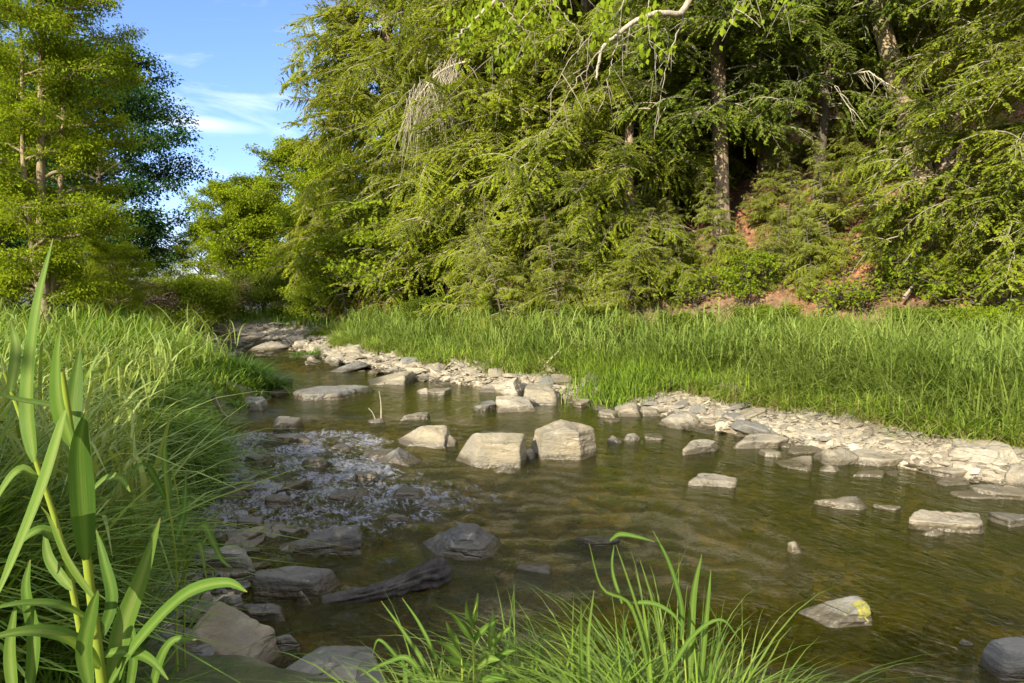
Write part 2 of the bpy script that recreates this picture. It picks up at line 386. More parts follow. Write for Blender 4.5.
# fast broken water down the left side and below the stones
rif = sstep(3.2, .8, across) * sstep(3.2, 4.2, Y) * sstep(8.8, 7.2, Y)
rif = np.maximum(rif, sstep(1.6, .4, across) * sstep(2.2, 2.8, Y) * .9 * sstep(5, 4, Y))
p0 = wat(450, 580); rif = np.maximum(rif, .6 * np.exp(-(((X - p0[0]) / .55) ** 2 + ((Y - p0[1]) / .4) ** 2)))
rif = np.maximum(rif, .8 * sstep(12.8, 14, Y)) + .05
pn_ = vnoise(np.stack([X * 1.1, Y * .8, 0 * X], -1), 63) * .7
foam_sheen = sstep(2.9, .3, across + pn_) * sstep(3.2, 4.8, Y + pn_) * sstep(9.0, 6.6, Y + pn_) + .42 * sstep(4.4, 1.2, across + pn_) * sstep(4.0, 5.4, Y) * sstep(8.0, 6.2, Y + pn_)
foam_sheen = np.maximum(foam_sheen, .75 * np.exp(-(((X + 1.0) / .5) ** 2 + ((Y - 3.9) / .35) ** 2))); foam_sheen = np.maximum(foam_sheen, .6 * sstep(1.5, .3, across) * sstep(2.6, 3.0, Y) * sstep(5, 4, Y))
foam_sheen = np.clip(foam_sheen, 0, 1) * .9
pz = np.stack([across * 3.2, al * 1.1, 0 * X], -1)
Zw = .010 * fbm(pz, 3, 31) * (.4 + 1.0 * rif) - .006 * rif + .018 * vnoise(np.stack([across * 9, al * 6, 0 * X], -1), 37) * rif
I = np.arange(nx * ny).reshape(ny, nx)
Q = np.stack([I[:-1, :-1], I[:-1, 1:], I[1:, 1:], I[1:, :-1]], -1).reshape(-1, 4)
me = mesh_np('water', np.stack([X, Y, Zw], -1).reshape(-1, 3), Q, M['water'], True, dict(across=across.ravel(), along=al.ravel(), riffle=rif.ravel(), foam_sheen=foam_sheen.ravel()))
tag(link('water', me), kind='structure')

# ------------------------------------------------------------------ rocks
def ico(n):
    bm = bmesh.new(); bmesh.ops.create_icosphere(bm, subdivisions=n, radius=1)
    bm.verts.ensure_lookup_table()
    V = np.array([v.co[:] for v in bm.verts]); Fc = np.array([[v.index for v in f.verts] for f in bm.faces]); bm.free()
    return V, Fc
ICO = {n: ico(n) for n in (2, 3, 4, 5, 6)}

def rock_verts(rg, planes, res, dims, k=60., rough=.045, ledge=.7):
    D, Fc = ICO[res]
    P = np.array(planes, float); nn = P[:, :3] / np.linalg.norm(P[:, :3], axis=1)[:, None]; d = P[:, 3]
    q = (D @ nn.T) / d
    q = np.log(np.exp(np.clip(q, -2, 4) * k / 2).sum(1)) * 2 / k
    V = D / q[:, None]
    lo, hi = V.min(0), V.max(0); V = (V - (lo + hi) / 2) / ((hi - lo) / 2)
    V = V * np.array(dims)                      # half sizes
    sc = float(np.mean(sorted(dims)[1:]))
    off = rg.uniform(0, 50, 3)
    nrm = V / (np.linalg.norm(V, axis=1)[:, None] + 1e-6)
    n1 = fbm(V / sc * 1.6 + off, 4, 40); n2 = vnoise(np.stack([V[:, 0] / sc * .8, V[:, 1] / sc * .8, V[:, 2] / sc * 9], -1) + off, 50)
    V = V + nrm * (rough * sc * n1)[:, None]
    hor = np.stack([D[:, 0], D[:, 1], 0 * D[:, 0]], -1)
    V = V + hor * (rough * ledge * sc * n2)[:, None]
    if res >= 4: V = V + nrm * (rough * .35 * sc * fbm(V / sc * 9 + off, 2, 60))[:, None]
    return V, Fc

def planes_for(kind, rg):
    u = rg.uniform
    if kind == 'block':
        P = [(-1, u(-.25, .25), u(-.1, .3), .85), (1, u(-.25, .25), u(-.1, .3), .85), (u(-.2, .2), -1, u(0, .3), .8), (u(-.2, .2), 1, .1, .85), (u(-.15, .15), u(-.25, .05), 1, .8), (0, 0, -1, 1)]
        P += [(u(-1, 1), u(-1, 1), u(.1, .9), u(.85, 1.05)) for _ in range(5)]
    elif kind == 'slab':
        P = [(-1, u(-1, 1), u(-.1, .6), .8), (1, u(-1, 1), u(-.1, .6), .8), (u(-.6, .6), -1, u(-.1, .4), .75), (u(-.4, .4), 1, .2, .8), (u(-.08, .08), u(-.12, .03), 1, .62), (0, 0, -1, .9)]
        P += [(u(-1, 1), u(-1, 1), u(-.1, .3), u(.85, 1.0)) for _ in range(4)] + [(u(-.5, .5), u(-.5, .5), 1, u(.72, .85))]
    elif kind == 'wedge':
        P = [(-.6, -.2, .9, .55), (1, -.2, .15, .8), (0, -1, .2, .75), (0, 1, .2, .8), (.1, -.1, 1, .9), (0, 0, -1, 1), (u(-1, 1), -.6, .8, .85)]
    elif kind == 'wedge2':
        P = [(.7, -.2, .8, .55), (-1, -.2, .15, .8), (0, -1, .2, .75), (0, 1, .2, .8), (-.1, -.1, 1, .9), (0, 0, -1, 1), (u(-1, 1), -.6, .8, .85)]
    else:  # round
        P = [(*(lambda v: v / np.linalg.norm(v))(rg.normal(size=3)), u(.8, 1.0)) for _ in range(22)]
    return P

def stone_name(h, w): return 'boulder' if w > .5 and h > .22 else ('flat_rock' if h < .35 * w else 'stone')

placed = []   # (x, y, radius)
def rock(x0, y0, x1, y1, kind, mat, label, hf=.5, name=None, seed=None, planes=None, z0=None, yaw=0., tilt=(0, 0), cat=None, res=None, bury=.12, group=None, rough=.045, k=60., dmin=.45):
    """x0..y1 the outline's extent in the photo, y1 where it meets the water or ground"""
    sd = seed if seed is not None else int(x0 * 7 + y0 * 13)
    rg = np.random.default_rng(sd)
    p = wat((x0 + x1) / 2, y1)
    if z0 is None:
        for _ in range(6):
            zz = max(gz(p[0], p[1]), -.0); p = wat((x0 + x1) / 2, y1, zz)
        z0 = zz
    else: p = wat((x0 + x1) / 2, y1, z0)
    d = p[1]; pxm = d / F; W = (x1 - x0) * pxm; Hh = (y1 - y0) * pxm
    sin = (1.6 - z0) / math.hypot(d, 1.6 - z0)
    h = max(Hh * hf, .02); D = max(Hh * (1 - hf) / sin, dmin * W); D = min(D, 1.6 * W)
    if kind == 'slab': hf *= .8; rough *= 1.4
    if planes is None: planes = planes_for(kind, rg)
    full = h + bury
    rs = res or (5 if W > .28 else 4)
    V, Fc = rock_verts(rg, planes, rs, (W / 2, D / 2, full / 2), k=k, rough=rough)
    V[:, 2] += full / 2 - bury
    vis = V[V[:, 2] > 0.0]
    for a_, sz in ((0, W), (1, D)):
        lo, hi = vis[:, a_].min(), vis[:, a_].max(); V[:, a_] = (V[:, a_] - (lo + hi) / 2) * min(1.9, sz / (hi - lo))
    V[:, 2] = np.where(V[:, 2] > 0, V[:, 2] * h / V[:, 2].max(), V[:, 2])
    ax, ay = tilt
    if ax: V[:, 2] += V[:, 0] * math.tan(R(ax))
    if ay: V[:, 2] += V[:, 1] * math.tan(R(ay))
    c, s_ = math.cos(yaw), math.sin(yaw)
    V = np.stack([V[:, 0] * c - V[:, 1] * s_, V[:, 0] * s_ + V[:, 1] * c, V[:, 2]], -1)
    nm = name or stone_name(h, W)
    cen = np.array([p[0], p[1] + D / 2 * .9, z0])
    o = link(nm, mesh_np(nm, V, Fc, M[mat], True), None, cen)
    placed.append((cen[0], cen[1], max(W, D) / 2))
    return tag(o, label, cat or nm.replace('_', ' '), group)

G_MID = 'boulders and stones standing in the stream'
# --- mid-stream
rock(453, 430, 528, 467, 'block', 'tan', 'squarish flat-topped pale boulder, the left one of the twin boulders in mid-stream', .8, 'boulder', 3, group=G_MID, k=70, res=6, rough=.03,
     planes=[(-1, -.3, .35, .8), (1, -.1, .05, .82), (-.08, -1, .22, .8), (0, 1, .1, .85), (.03, -.22, 1, .8), (0, 0, -1, 1), (-.8, -.3, .8, .95), (-.9, -.9, .1, .98)])
rock(530, 415, 600, 460, 'block', 'tan', 'tallest angular boulder with a cracked dark right face, the right one of the twin boulders', .82, 'boulder', 12, group=G_MID, k=70, res=6, rough=.035,
     planes=[(-1, -.2, .1, .85), (1, -.42, .1, .52), (1, .3, .05, .85), (-.22, -1, .14, .66), (0, 1, .1, .85), (-.58, -.15, 1, .92), (.45, -.15, 1, .83), (0, 0, -1, 1)])
rock(391, 422, 450, 447, 'wedge', 'tan', 'pale wedge-shaped boulder left of the twin boulders, its slanting face lit', .72, 'boulder', 5, group=G_MID, res=6,
     planes=[(-.75, -.35, .75, .62), (1, -.1, .1, .8), (-.15, -1, .45, .62), (0, 1, .2, .8), (-.15, -.1, 1, .8), (.5, -.4, .8, .85), (0, 0, -1, 1)])
rock(376, 446, 419, 464, 'wedge', 'slate', 'dark wet pyramid-shaped stone just below the pale wedge boulder', .8, 'stone', 8, group=G_MID,
     planes=[(-.7, -.3, .75, .55), (.7, -.3, .8, .5), (0, -1, .5, .7), (0, 1, .4, .8), (0, 0, -1, 1)])
rock(437, 433, 457, 446, 'round', 'tan', 'small brown stone wedged between the pale wedge boulder and the twin boulders', .7, 'stone', group=G_MID)
rock(360, 447, 392, 458, 'slab', 'slate', 'low dark wet stone left of the pyramid-shaped stone', .5, 'stone', group=G_MID)
rock(401, 411, 428, 420, 'slab', 'pale', 'small pale flat stone alone above the pale wedge boulder', .55, 'stone', group=G_MID)
rock(367, 417, 384, 423, 'round', 'grey', 'small half-sunk stone beneath the thin upright twig', .7, 'stone', group=G_MID)
rock(494, 463, 516, 473, 'round', 'grey', 'small grey stone in the water right in front of the twin boulders', .7, 'stone', group=G_MID)
rock(524, 447, 536, 459, 'round', 'tan', 'little brown stone jammed in the gap between the twin boulders', .8, 'stone', group=G_MID)
rock(608, 434, 624, 443, 'round', 'slate', 'small black wet stone right of the twin boulders, first in a row', .7, 'stone', group=G_MID)
rock(624, 431, 641, 441, 'round', 'grey', 'rounded grey stone in the row right of the twin boulders', .75, 'stone', group=G_MID)
rock(645, 432, 666, 440, 'slab', 'tan', 'flat brown stone at the right end of the row beyond the twin boulders', .5, 'stone', group=G_MID)
rock(681, 436, 730, 455, 'slab', 'pale', 'low pale domed slab between the stone row and the shingle bank', .45, 'flat_rock', 41, group=G_MID)
rock(690, 471, 741, 488, 'slab', 'pale', 'pale blunt-ended slab alone in open water below the domed slab', .55, 'flat_rock', 42, group=G_MID)
rock(822, 493, 874, 510, 'slab', 'pale', 'pale diamond-shaped flat stone alone in open water', .42, 'flat_rock', 44, group=G_MID)
rock(878, 504, 904, 510, 'slab', 'pale', 'tiny pale sliver of stone right of the diamond-shaped flat stone', .5, 'stone', group=G_MID)
rock(915, 506, 1005, 533, 'slab', 'pale', 'largest pale flat slab in open water near the right bank', .45, 'flat_rock', 77, group=G_MID, res=6,
     planes=[(-1, .55, .0, .75), (1, -.35, .1, .82), (-.35, -1, .05, .72), (.3, 1, .1, .8), (.03, -.1, 1, .62), (0, 0, -1, .9), (.8, -.8, .2, .95), (-.9, -.5, -.2, .9)])
rock(925, 527, 948, 536, 'round', 'tan', 'small brown stone under the front edge of the largest flat slab', .7, 'stone', group=G_MID)
rock(1003, 509, 1050, 527, 'slab', 'grey', 'grey slab cut by the photo edge, right of the largest flat slab', .45, 'flat_rock', group=G_MID)
rock(789, 540, 805, 553, 'wedge2', 'pale', 'small pale pointed stone poking out of the water between the dark and pale stones', .8, 'stone', group=G_MID)
# --- shaded foreground
rock(809, 592, 887, 626, 'slab', 'grey', 'half-sunk grey boulder with a patch of yellow lichen', .62, 'boulder', 90, group=G_MID, res=6,
     planes=[(-.42, -.2, .95, .62), (.95, -.2, .5, .72), (0, -1, .32, .7), (0, 1, .4, .8), (.05, -.1, 1, .82), (0, 0, -1, 1)])
rock(996, 627, 1060, 680, 'block', 'grey', 'grey boulder cut by the photo edge in the bottom right corner', .6, 'boulder', 91, group=G_MID)
rock(961, 639, 977, 646, 'round', 'pale', 'small pale pebble just breaking the surface near the bottom right boulder', .6, 'stone', group=G_MID)
rock(415, 516, 503, 558, 'block', 'slate', 'big dark slate boulder with a pale-speckled top in the shaded water', .62, 'boulder', 95, group=G_MID, res=6,
     planes=[(-.75, -.3, .75, .66), (.8, -.2, .55, .72), (-.1, -1, .25, .72), (0, 1, .3, .8), (.1, -.3, 1, .78), (-.5, -.9, .35, .85), (.6, -.8, .2, .85), (0, 0, -1, 1)])
rock(289, 523, 362, 553, 'slab', 'slate', 'long dark blunt-ended stone lying across the riffle by the left bank', .62, 'stone', 96, group=G_MID, tilt=(9, 0), dmin=.3,
     planes=[(-1, .1, .3, .85), (1, .1, .1, .85), (0, -1, .12, .72), (0, 1, .2, .8), (0, -.15, 1, .72), (0, 0, -1, 1), (0, -.8, .8, .85)])
rock(516, 560, 553, 571, 'slab', 'slate', 'low dark stone awash in the riffle right of the big dark boulder', .4, 'stone', group=G_MID)
rock(575, 533, 622, 544, 'slab', 'slate', 'low dark stone barely above water behind the bent grass blades', .35, 'stone', group=G_MID)
rock(391, 485, 424, 498, 'slab', 'slate', 'dark stone awash in the riffle above the big dark boulder', .45, 'stone', group=G_MID)
rock(327, 488, 366, 499, 'slab', 'slate', 'thin dark stone awash in the riffle above the long blunt-ended stone', .4, 'stone', group=G_MID)
rock(420, 497, 440, 504, 'round', 'slate', 'small dark stone awash beside the riffle, above the speckled boulder', .5, 'stone', group=G_MID)
for (a, b, c_, d_, lab) in [(300, 455, 326, 464, 'dark wet stone in the riffle below the low flat grey ledge'), (243, 452, 268, 461, 'dark wet stone in the riffle close to the sedge'), (352, 470, 378, 479, 'dark wet stone in the middle of the riffle'),
                         (262, 492, 292, 503, 'dark wet stone in the riffle above the shelf-like stone'), (385, 512, 408, 520, 'small dark stone in the riffle left of the big dark boulder'), (330, 443, 350, 450, 'small dark stone at the head of the riffle'), (232, 515, 262, 527, 'dark flat stone in the riffle beside the shelf-like stone')]:
    rock(a, b, c_, d_, 'slab', 'slate', lab, .55, 'stone', group=G_MID, z0=.012)
# --- left shore
G_L = 'stones along the left shore'
rock(186, 538, 258, 575, 'slab', 'grey', 'shelf-like grey stone under the overhanging sedge at the left shore', .55, 'flat_rock', 101, group=G_L)
rock(200, 562, 256, 580, 'slab', 'grey', 'thin tilted flat stone below the shelf-like stone', .4, 'flat_rock', 102, group=G_L, tilt=(7, 0))
rock(247, 566, 334, 597, 'block', 'slate', 'long rounded dark stone beside the small waterfall', .65, 'boulder', 103, group=G_L, tilt=(-4, 0))
rock(235, 600, 283, 620, 'slab', 'slate', 'dark mossy flat stone in the pool above the tilted long slab', .5, 'flat_rock', group=G_L)
rock(214, 590, 242, 613, 'round', 'grey', 'roundish grey stone behind the top end of the tilted long slab', .7, 'stone', group=G_L)
rock(296, 589, 309, 602, 'round', 'grey', 'small upright grey stone at the foot of the long rounded dark stone', .8, 'stone', group=G_L)
rock(266, 628, 299, 652, 'round', 'grey', 'grey egg-shaped stone in the still pool behind the broad flat rock', .65, 'stone', 106, group=G_L)
rock(178, 598, 264, 676, 'slab', 'tan', 'long mossy slab tilting down toward the pool at the left shore', .55, 'flat_rock', 107, group=G_L, tilt=(-24, 0), bury=.2, res=6, z0=.06,
     planes=[(-1, .2, .2, .85), (1, -.2, .2, .85), (-.1, -1, .25, .7), (0, 1, .2, .8), (.05, -.35, 1, .66), (0, 0, -1, 1), (.7, -.8, .3, .9)])
rock(254, 637, 392, 700, 'slab', 'grey', 'broad flat grey rock at the bottom edge, wide as a doorstep', .28, 'flat_rock', 108, group=G_L, res=6, rough=.02,
     planes=[(-1, .45, .1, .8), (1, .35, .1, .8), (.1, -1, .1, .8), (.05, 1, .05, .8), (.03, -.03, 1, .6), (0, 0, -1, .9), (.9, .8, .1, .98), (-.6, 1, .1, .95)])
rock(178, 636, 200, 660, 'round', 'tan', 'brownish stone standing left of the tilted long slab', .7, 'stone', group=G_L, z0=.08)
rock(196, 652, 214, 668, 'round', 'grey', 'small grey stone tucked under the tilted long slab', .7, 'stone', group=G_L, z0=.05)
rock(196, 664, 232, 695, 'round', 'grey', 'round pale-grey stone at the bottom edge beneath the tilted long slab', .7, 'stone', group=G_L, z0=.05)
rock(128, 652, 168, 692, 'block', 'tan', 'brown blocky stone at the bottom edge behind the broad-leaved plant', .6, 'stone', group=G_L, z0=.15)
rock(160, 640, 182, 664, 'round', 'grey', 'grey stone between the brown blocky stone and the tilted slab', .7, 'stone', group=G_L, z0=.12)
rock(232, 668, 256, 690, 'round', 'slate', 'dark small stone in the gap left of the broad flat rock', .6, 'stone', group=G_L)
rock(222, 394, 264, 409, 'slab', 'grey', 'grey ledge stone under the grass overhang beyond the riffle', .6, 'flat_rock', 110, group=G_L)
rock(267, 414, 297, 429, 'block', 'tan', 'small blocky moss-topped stone above the riffle near the left bank', .65, 'stone', 111, group=G_L)
rock(263, 431, 312, 442, 'slab', 'grey', 'low flat grey ledge below the moss-topped stone at the riffle head', .4, 'flat_rock', group=G_L)
rock(262, 374, 285, 386, 'block', 'grey', 'grey stone at the left bank beside the narrow upstream pool', .6, 'stone', group=G_L)
rock(258, 386, 284, 396, 'slab', 'slate', 'dark ledge stone in front of the left bank upstream', .5, 'stone', group=G_L)
# --- upstream and right shore
G_R = 'larger stones along the right shore'
rock(285, 381, 362, 400, 'slab', 'grey', 'long flat grey ledge lying across the upstream pool', .35, 'flat_rock', 120, group=G_R, res=6)
rock(362, 368, 412, 385, 'wedge', 'tan', 'pale slab tilted up to the right at the upstream pool', .6, 'flat_rock', 121, group=G_R,
     planes=[(-.5, -.2, .95, .5), (1, -.15, .1, .8), (-.1, -1, .2, .7), (0, 1, .3, .8), (.05, -.15, 1, .8), (0, 0, -1, 1)])
rock(396, 369, 416, 378, 'round', 'slate', 'dark stone behind the raised end of the tilted upstream slab', .6, 'stone', group=G_R)
rock(416, 386, 430, 394, 'round', 'pale', 'small rounded pale stone right of the tilted upstream slab', .65, 'stone', group=G_R)
rock(424, 386, 450, 395, 'slab', 'pale', 'flat pale stone pointing into the water by the rounded one', .45, 'flat_rock', group=G_R)
rock(445, 361, 483, 374, 'slab', 'grey', 'grey square-cut slab lying highest against the right bank grass', .6, 'flat_rock', 124, group=G_R)
rock(449, 371, 470, 382, 'block', 'pale', 'white blocky stone just below the square-cut slab', .6, 'stone', group=G_R)
rock(526, 359, 556, 380, 'wedge', 'tan', 'brown pointed stone leaning up against the grass beside the bare stick', .85, 'stone', 125, group=G_R,
     planes=[(-.75, -.2, .75, .5), (.95, -.2, .3, .7), (-.1, -1, .3, .6), (0, 1, .3, .8), (0, 0, -1, 1)])
rock(551, 368, 583, 379, 'slab', 'tan', 'flat brown stone half under the grass right of the pointed stone', .5, 'flat_rock', group=G_R)
rock(494, 376, 523, 398, 'slab', 'pale', 'pale slab propped steeply on its edge in the jutting stone pile', .7, 'flat_rock', 127, group=G_R, tilt=(26, 0))
rock(523, 379, 560, 405, 'block', 'tan', 'big pale block at the right of the jutting stone pile', .6, 'boulder', 128, group=G_R)
rock(494, 391, 537, 412, 'block', 'pale', 'lowest pale block of the jutting stone pile, standing in the water', .5, 'boulder', 129, group=G_R)
rock(473, 398, 496, 410, 'slab', 'grey', 'grey flat stone at the left tip of the jutting stone pile', .5, 'flat_rock', group=G_R)
rock(584, 384, 602, 401, 'round', 'pale', 'rounded white stone standing up at the grass edge', .8, 'stone', 131, group=G_R)
rock(573, 396, 594, 407, 'slab', 'pale', 'pale flat stone lying in front of the rounded white stone', .5, 'flat_rock', group=G_R)
rock(562, 393, 580, 403, 'round', 'tan', 'tan stone between the jutting pile and the rounded white stone', .6, 'stone', group=G_R)
rock(599, 407, 621, 418, 'slab', 'pale', 'pale flat stone at the waterline below the hanging grass', .5, 'flat_rock', group=G_R)
rock(605, 417, 624, 422, 'slab', 'pale', 'thin flat stone in shallow water in front of the hanging grass', .4, 'flat_rock', group=G_R)
rock(745, 406, 771, 419, 'slab', 'tan', 'tan flat stone tilted against the grass above the long shore slab', .55, 'flat_rock', group=G_R, tilt=(14, 0))
rock(734, 431, 795, 448, 'slab', 'pale', 'long low pale slab with a rusty waterline at the start of the shingle', .5, 'flat_rock', 141, group=G_R)
rock(764, 447, 784, 457, 'slab', 'pale', 'small pale stone in the water in front of the long shore slab', .5, 'stone', group=G_R)
rock(800, 423, 844, 448, 'block', 'pale', 'tallest white block on the shingle, right of the long shore slab', .62, 'boulder', 143, group=G_R)
rock(790, 444, 832, 454, 'slab', 'pale', 'thin pale plate at the waterline below the white block', .4, 'flat_rock', group=G_R)
rock(785, 455, 828, 471, 'slab', 'tan', 'thin plate leaning out of the water, lower left of the white block', .35, 'flat_rock', group=G_R, tilt=(8, 0))
rock(822, 463, 843, 472, 'round', 'pale', 'rounded white cobble at the end of the leaning plate', .6, 'stone', group=G_R)
rock(846, 444, 936, 466, 'slab', 'pale', 'widest pale slab lying flat in the middle of the shingle', .4, 'flat_rock', 147, group=G_R, res=6)
rock(854, 469, 892, 477, 'slab', 'pale', 'narrow pale sliver lying in the shallows below the widest slab', .4, 'flat_rock', group=G_R)
rock(854, 423, 895, 436, 'slab', 'pale', 'pale flat slab against the grass behind the widest slab', .5, 'flat_rock', group=G_R)
rock(966, 433, 1034, 463, 'slab', 'pale', 'large pale slab under the grass where the photo ends on the right', .45, 'boulder', 150, group=G_R, res=6)
rock(960, 489, 1001, 499, 'slab', 'pale', 'thin pale plate in the shallows above the largest flat slab', .35, 'flat_rock', group=G_R)
rock(985, 480, 1045, 500, 'slab', 'tan', 'layered flat stone at the waterline on the far right of the shingle', .4, 'flat_rock', group=G_R)
rock(935, 459, 985, 478, 'slab', 'pale', 'pale flat stone right of the widest shingle slab', .42, 'flat_rock', group=G_R)
rock(902, 430, 934, 444, 'block', 'pale', 'pale block between the widest slab and the grass', .55, 'stone', group=G_R)
rock(640, 405, 664, 416, 'block', 'pale', 'pale blocky stone on the shingle right of the hanging grass', .55, 'stone', group=G_R)
rock(682, 397, 706, 411, 'round', 'pale', 'pale cobble at the grass foot above the domed slab', .6, 'stone', group=G_R)
# --- stones on the stream bed that show through the water
G_B = 'stones seen through the water'
for (a, b, c_, d_, lab) in [(905, 588, 945, 612, 'amber stone glowing under water right of the lichen-patched boulder'),
                         (935, 600, 980, 645, 'largest amber stone under water between the lichen-patched boulder and the corner boulder'),
                         (720, 572, 765, 600, 'brown sunken stone left of the lichen-patched boulder'),
                         (760, 578, 806, 602, 'amber-brown sunken stone next to the lichen-patched boulder'),
                         (770, 545, 800, 560, 'brown sunken stone around the small pointed stone'),
                         (640, 550, 690, 572, 'dim brown sunken stone behind the broad upright grass blade')]:
    o = rock(a, b, c_, d_, 'round', 'amber', lab, .5, 'stone', group=G_B, z0=-.10, bury=.3)

# yellow lichen on the grey boulder: its child
def child_patch(parent_label, px, py, rad, mat, name):
    par = next(o for o in bpy.data.objects if o.get('label') == parent_label)
    me = par.data; co = np.zeros(len(me.vertices) * 3, np.float32); me.vertices.foreach_get('co', co); co = co.reshape(-1, 3)
    wp = co + np.array(par.location); v = ray(px, py); v = v / np.linalg.norm(v)
    rel = wp - CAM; t = rel @ v; dist = np.linalg.norm(rel - t[:, None] * v, axis=1)
    near = dist < .03; ct = wp[near][np.argmin(t[near])]
    dd = np.linalg.norm(wp - ct, axis=1) * (1 + .5 * vnoise(wp * 45, 5) + .45 * vnoise(wp * 110, 6))
    sel = dd < rad
    nr = np.zeros(len(co) * 3, np.float32); me.vertices.foreach_get('normal', nr); nr = nr.reshape(-1, 3)
    Fc = np.zeros(len(me.polygons) * 3, np.int32); me.polygons.foreach_get('vertices', Fc); Fc = Fc.reshape(-1, 3)
    Fk = Fc[sel[Fc].all(1)]; ids = np.unique(Fk); mp_ = np.full(len(co), -1); mp_[ids] = np.arange(len(ids))
    o = link(name, mesh_np(name, co[ids] + nr[ids] * .004, mp_[Fk], mat, True), par)
    return o
mm = N('yellow_lichen'); ln_ = mm.noise(mm.n('ShaderNodeTexCoord').outputs['Object'], 60, 4)
mm.out(mm.n('ShaderNodeBsdfPrincipled', Base__Color=mm.ramp(ln_, [(.3, (.08, .08, .03)), (.7, (.21, .20, .03))]), Roughness=.9).outputs[0])
child_patch('half-sunk grey boulder with a patch of yellow lichen', 864, 602, .045, mm.m, 'lichen')

# --- shingle: medium stones one by one, the fine gravel as one
LM = [('the jutting stone pile', 520, 404), ('the rounded white stone', 593, 400), ('the hanging grass', 628, 416), ('the domed slab', 705, 450), ('the long shore slab', 765, 446),
      ('the white block', 822, 446), ('the widest slab', 890, 462), ('the right-edge slab', 995, 460), ('the tilted upstream slab', 388, 384), ('the square-cut slab', 464, 373), ('the largest flat slab', 962, 500),
      ('the upstream pool', 335, 362), ('the far gravel bar', 275, 352)]
LMP = np.array([wat(a, b)[:2] for _, a, b in LM])
protos = []
for i in range(14):
    rg = np.random.default_rng(900 + i); kind = ('slab', 'slab', 'slab', 'block', 'slab', 'round', 'slab')[i % 7]
    V, Fc = rock_verts(rg, planes_for(kind, rg), 4, (1, rg.uniform(.6, .9), {'slab': rg.uniform(.15, .28), 'block': .45, 'round': .5}[kind]), rough=.08)
    protos.append((V, Fc, kind))
pm = {}
stones = []
tries = 0
while len(stones) < 250 and tries < 6000:
    tries += 1
    if rng.random() < .62:
        y = rng.uniform(4.6, 13); e = rng.uniform(-.25, 1.25); x = xr(y) + e / .75
    else:
        y = rng.uniform(13, 24); x = rng.uniform(xl(y) - .8, xr(y) + 1.8)
        if xl(y) + .5 < x < xr(y) - .4 and y < 16.5: continue
    rr = min(.42, .06 + rng.gamma(2., .05)) * (1 if y < 13 else 1.25)
    if x / y > .82: continue
    if any(math.hypot(x - a, y - b) < (c_ * .75 + rr * .6) for a, b, c_ in placed): continue
    placed.append((x, y, rr)); stones.append((x, y, rr))
pr = [(px, ) for px in range(0)]
cnt = {}
rel_list = []
for (x, y, rr) in stones:
    k = int(np.argmin(np.hypot(LMP[:, 0] - x, LMP[:, 1] - y))); d = math.hypot(LMP[k, 0] - x, LMP[k, 1] - y)
    dx, dy = x - LMP[k, 0], y - LMP[k, 1]
    rel = ('right of' if dx > 0 else 'left of') if abs(dx) > abs(dy) else ('behind' if dy > 0 else 'in front of')
    rel_list.append((k, rel, d))
order = sorted(range(len(stones)), key=lambda i: rel_list[i][2])
ORD = ['nearest', 'second', 'third', 'fourth', 'fifth', 'sixth', 'seventh', 'eighth', 'ninth', 'tenth', 'eleventh', 'twelfth']
def ordw(n): return ORD[n - 1] if n <= len(ORD) else '%dth' % n
for i in order:
    x, y, rr = stones[i]; k, rel, d = rel_list[i]
    pi = int(rng.integers(len(protos))); mk = ['pale', 'pale', 'tan', 'grey'][int(rng.integers(4))]
    if (pi, mk) not in pm: pm[(pi, mk)] = mesh_np('stone', protos[pi][0], protos[pi][1], M[mk], True)
    o = link('stone', pm[(pi, mk)], None, (x, y, max(gz(x, y), -.04) + rr * .12))
    s_ = rr * rng.uniform(.85, 1.15); o.scale = (s_, s_, s_ * rng.uniform(.8, 1.1))
    o.rotation_euler = (rng.normal(0, .18), rng.normal(0, .18), rng.uniform(0, 6.28))
    key = (k, rel); cnt[key] = cnt.get(key, 0) + 1
    shp = {'slab': 'flat', 'block': 'blocky', 'round': 'rounded'}[protos[pi][2]]
    tag(o, '%s %s %s shore stone, %s one %s %s' % ('bigger' if rr > .16 else 'small', mk, shp, ordw(cnt[key]), rel, LM[k][0]), 'stone', 'stones of the shingle')

def scatter(name, pts, rad, mats, seed, label=None):
    D, Fc = ICO[2]; n = len(pts); rg = np.random.default_rng(seed)
    sc = rad[:, None] * np.stack([rg.uniform(.7, 1.3, n), rg.uniform(.6, 1., n), rg.uniform(.15, .45, n)], -1)
    base = D[None] * (1 + .38 * rg.uniform(-1, 1, (n, len(D), 1)))
    a = rg.uniform(0, 6.28, n); c, s_ = np.cos(a)[:, None], np.sin(a)[:, None]
    B = base * sc[:, None, :]
    V = np.stack([B[..., 0] * c - B[..., 1] * s_, B[..., 0] * s_ + B[..., 1] * c, B[..., 2] + B[..., 0] * rg.normal(0, .3, n)[:, None]], -1) + pts[:, None, :]
    Fa = (Fc[None] + (np.arange(n) * len(D))[:, None, None]).reshape(-1, 3)
    me = mesh_np(name, V.reshape(-1, 3), Fa, mats, False)
    return tag(link(name, me), label, None, None, 'stuff')
n = 6400
y = np.concatenate([rng.uniform(4.4, 13.5, n - 2600), rng.uniform(13, 26, 2600)])
e = rng.uniform(-.35, 1.45, n); e = e * np.where(y > 10.5, 1.05, 1); x = xr(y) + e / .75
fbm_ = (y > 13.5) & (rng.random(n) < .6); x = np.where(fbm_, rng.uniform(0, 1, n) * (xr(y) - xl(y) + 2) + xl(y) - .8, x)
rad = .018 + rng.gamma(1.6, .014, n) * np.where(y > 12, 2.0, 1)
scatter('gravel', np.stack([x, y, np.maximum(ground(x, y), -.3) + rad * .15], -1), rad, M['pale'], 5, 'pale gravel between the larger shore stones')
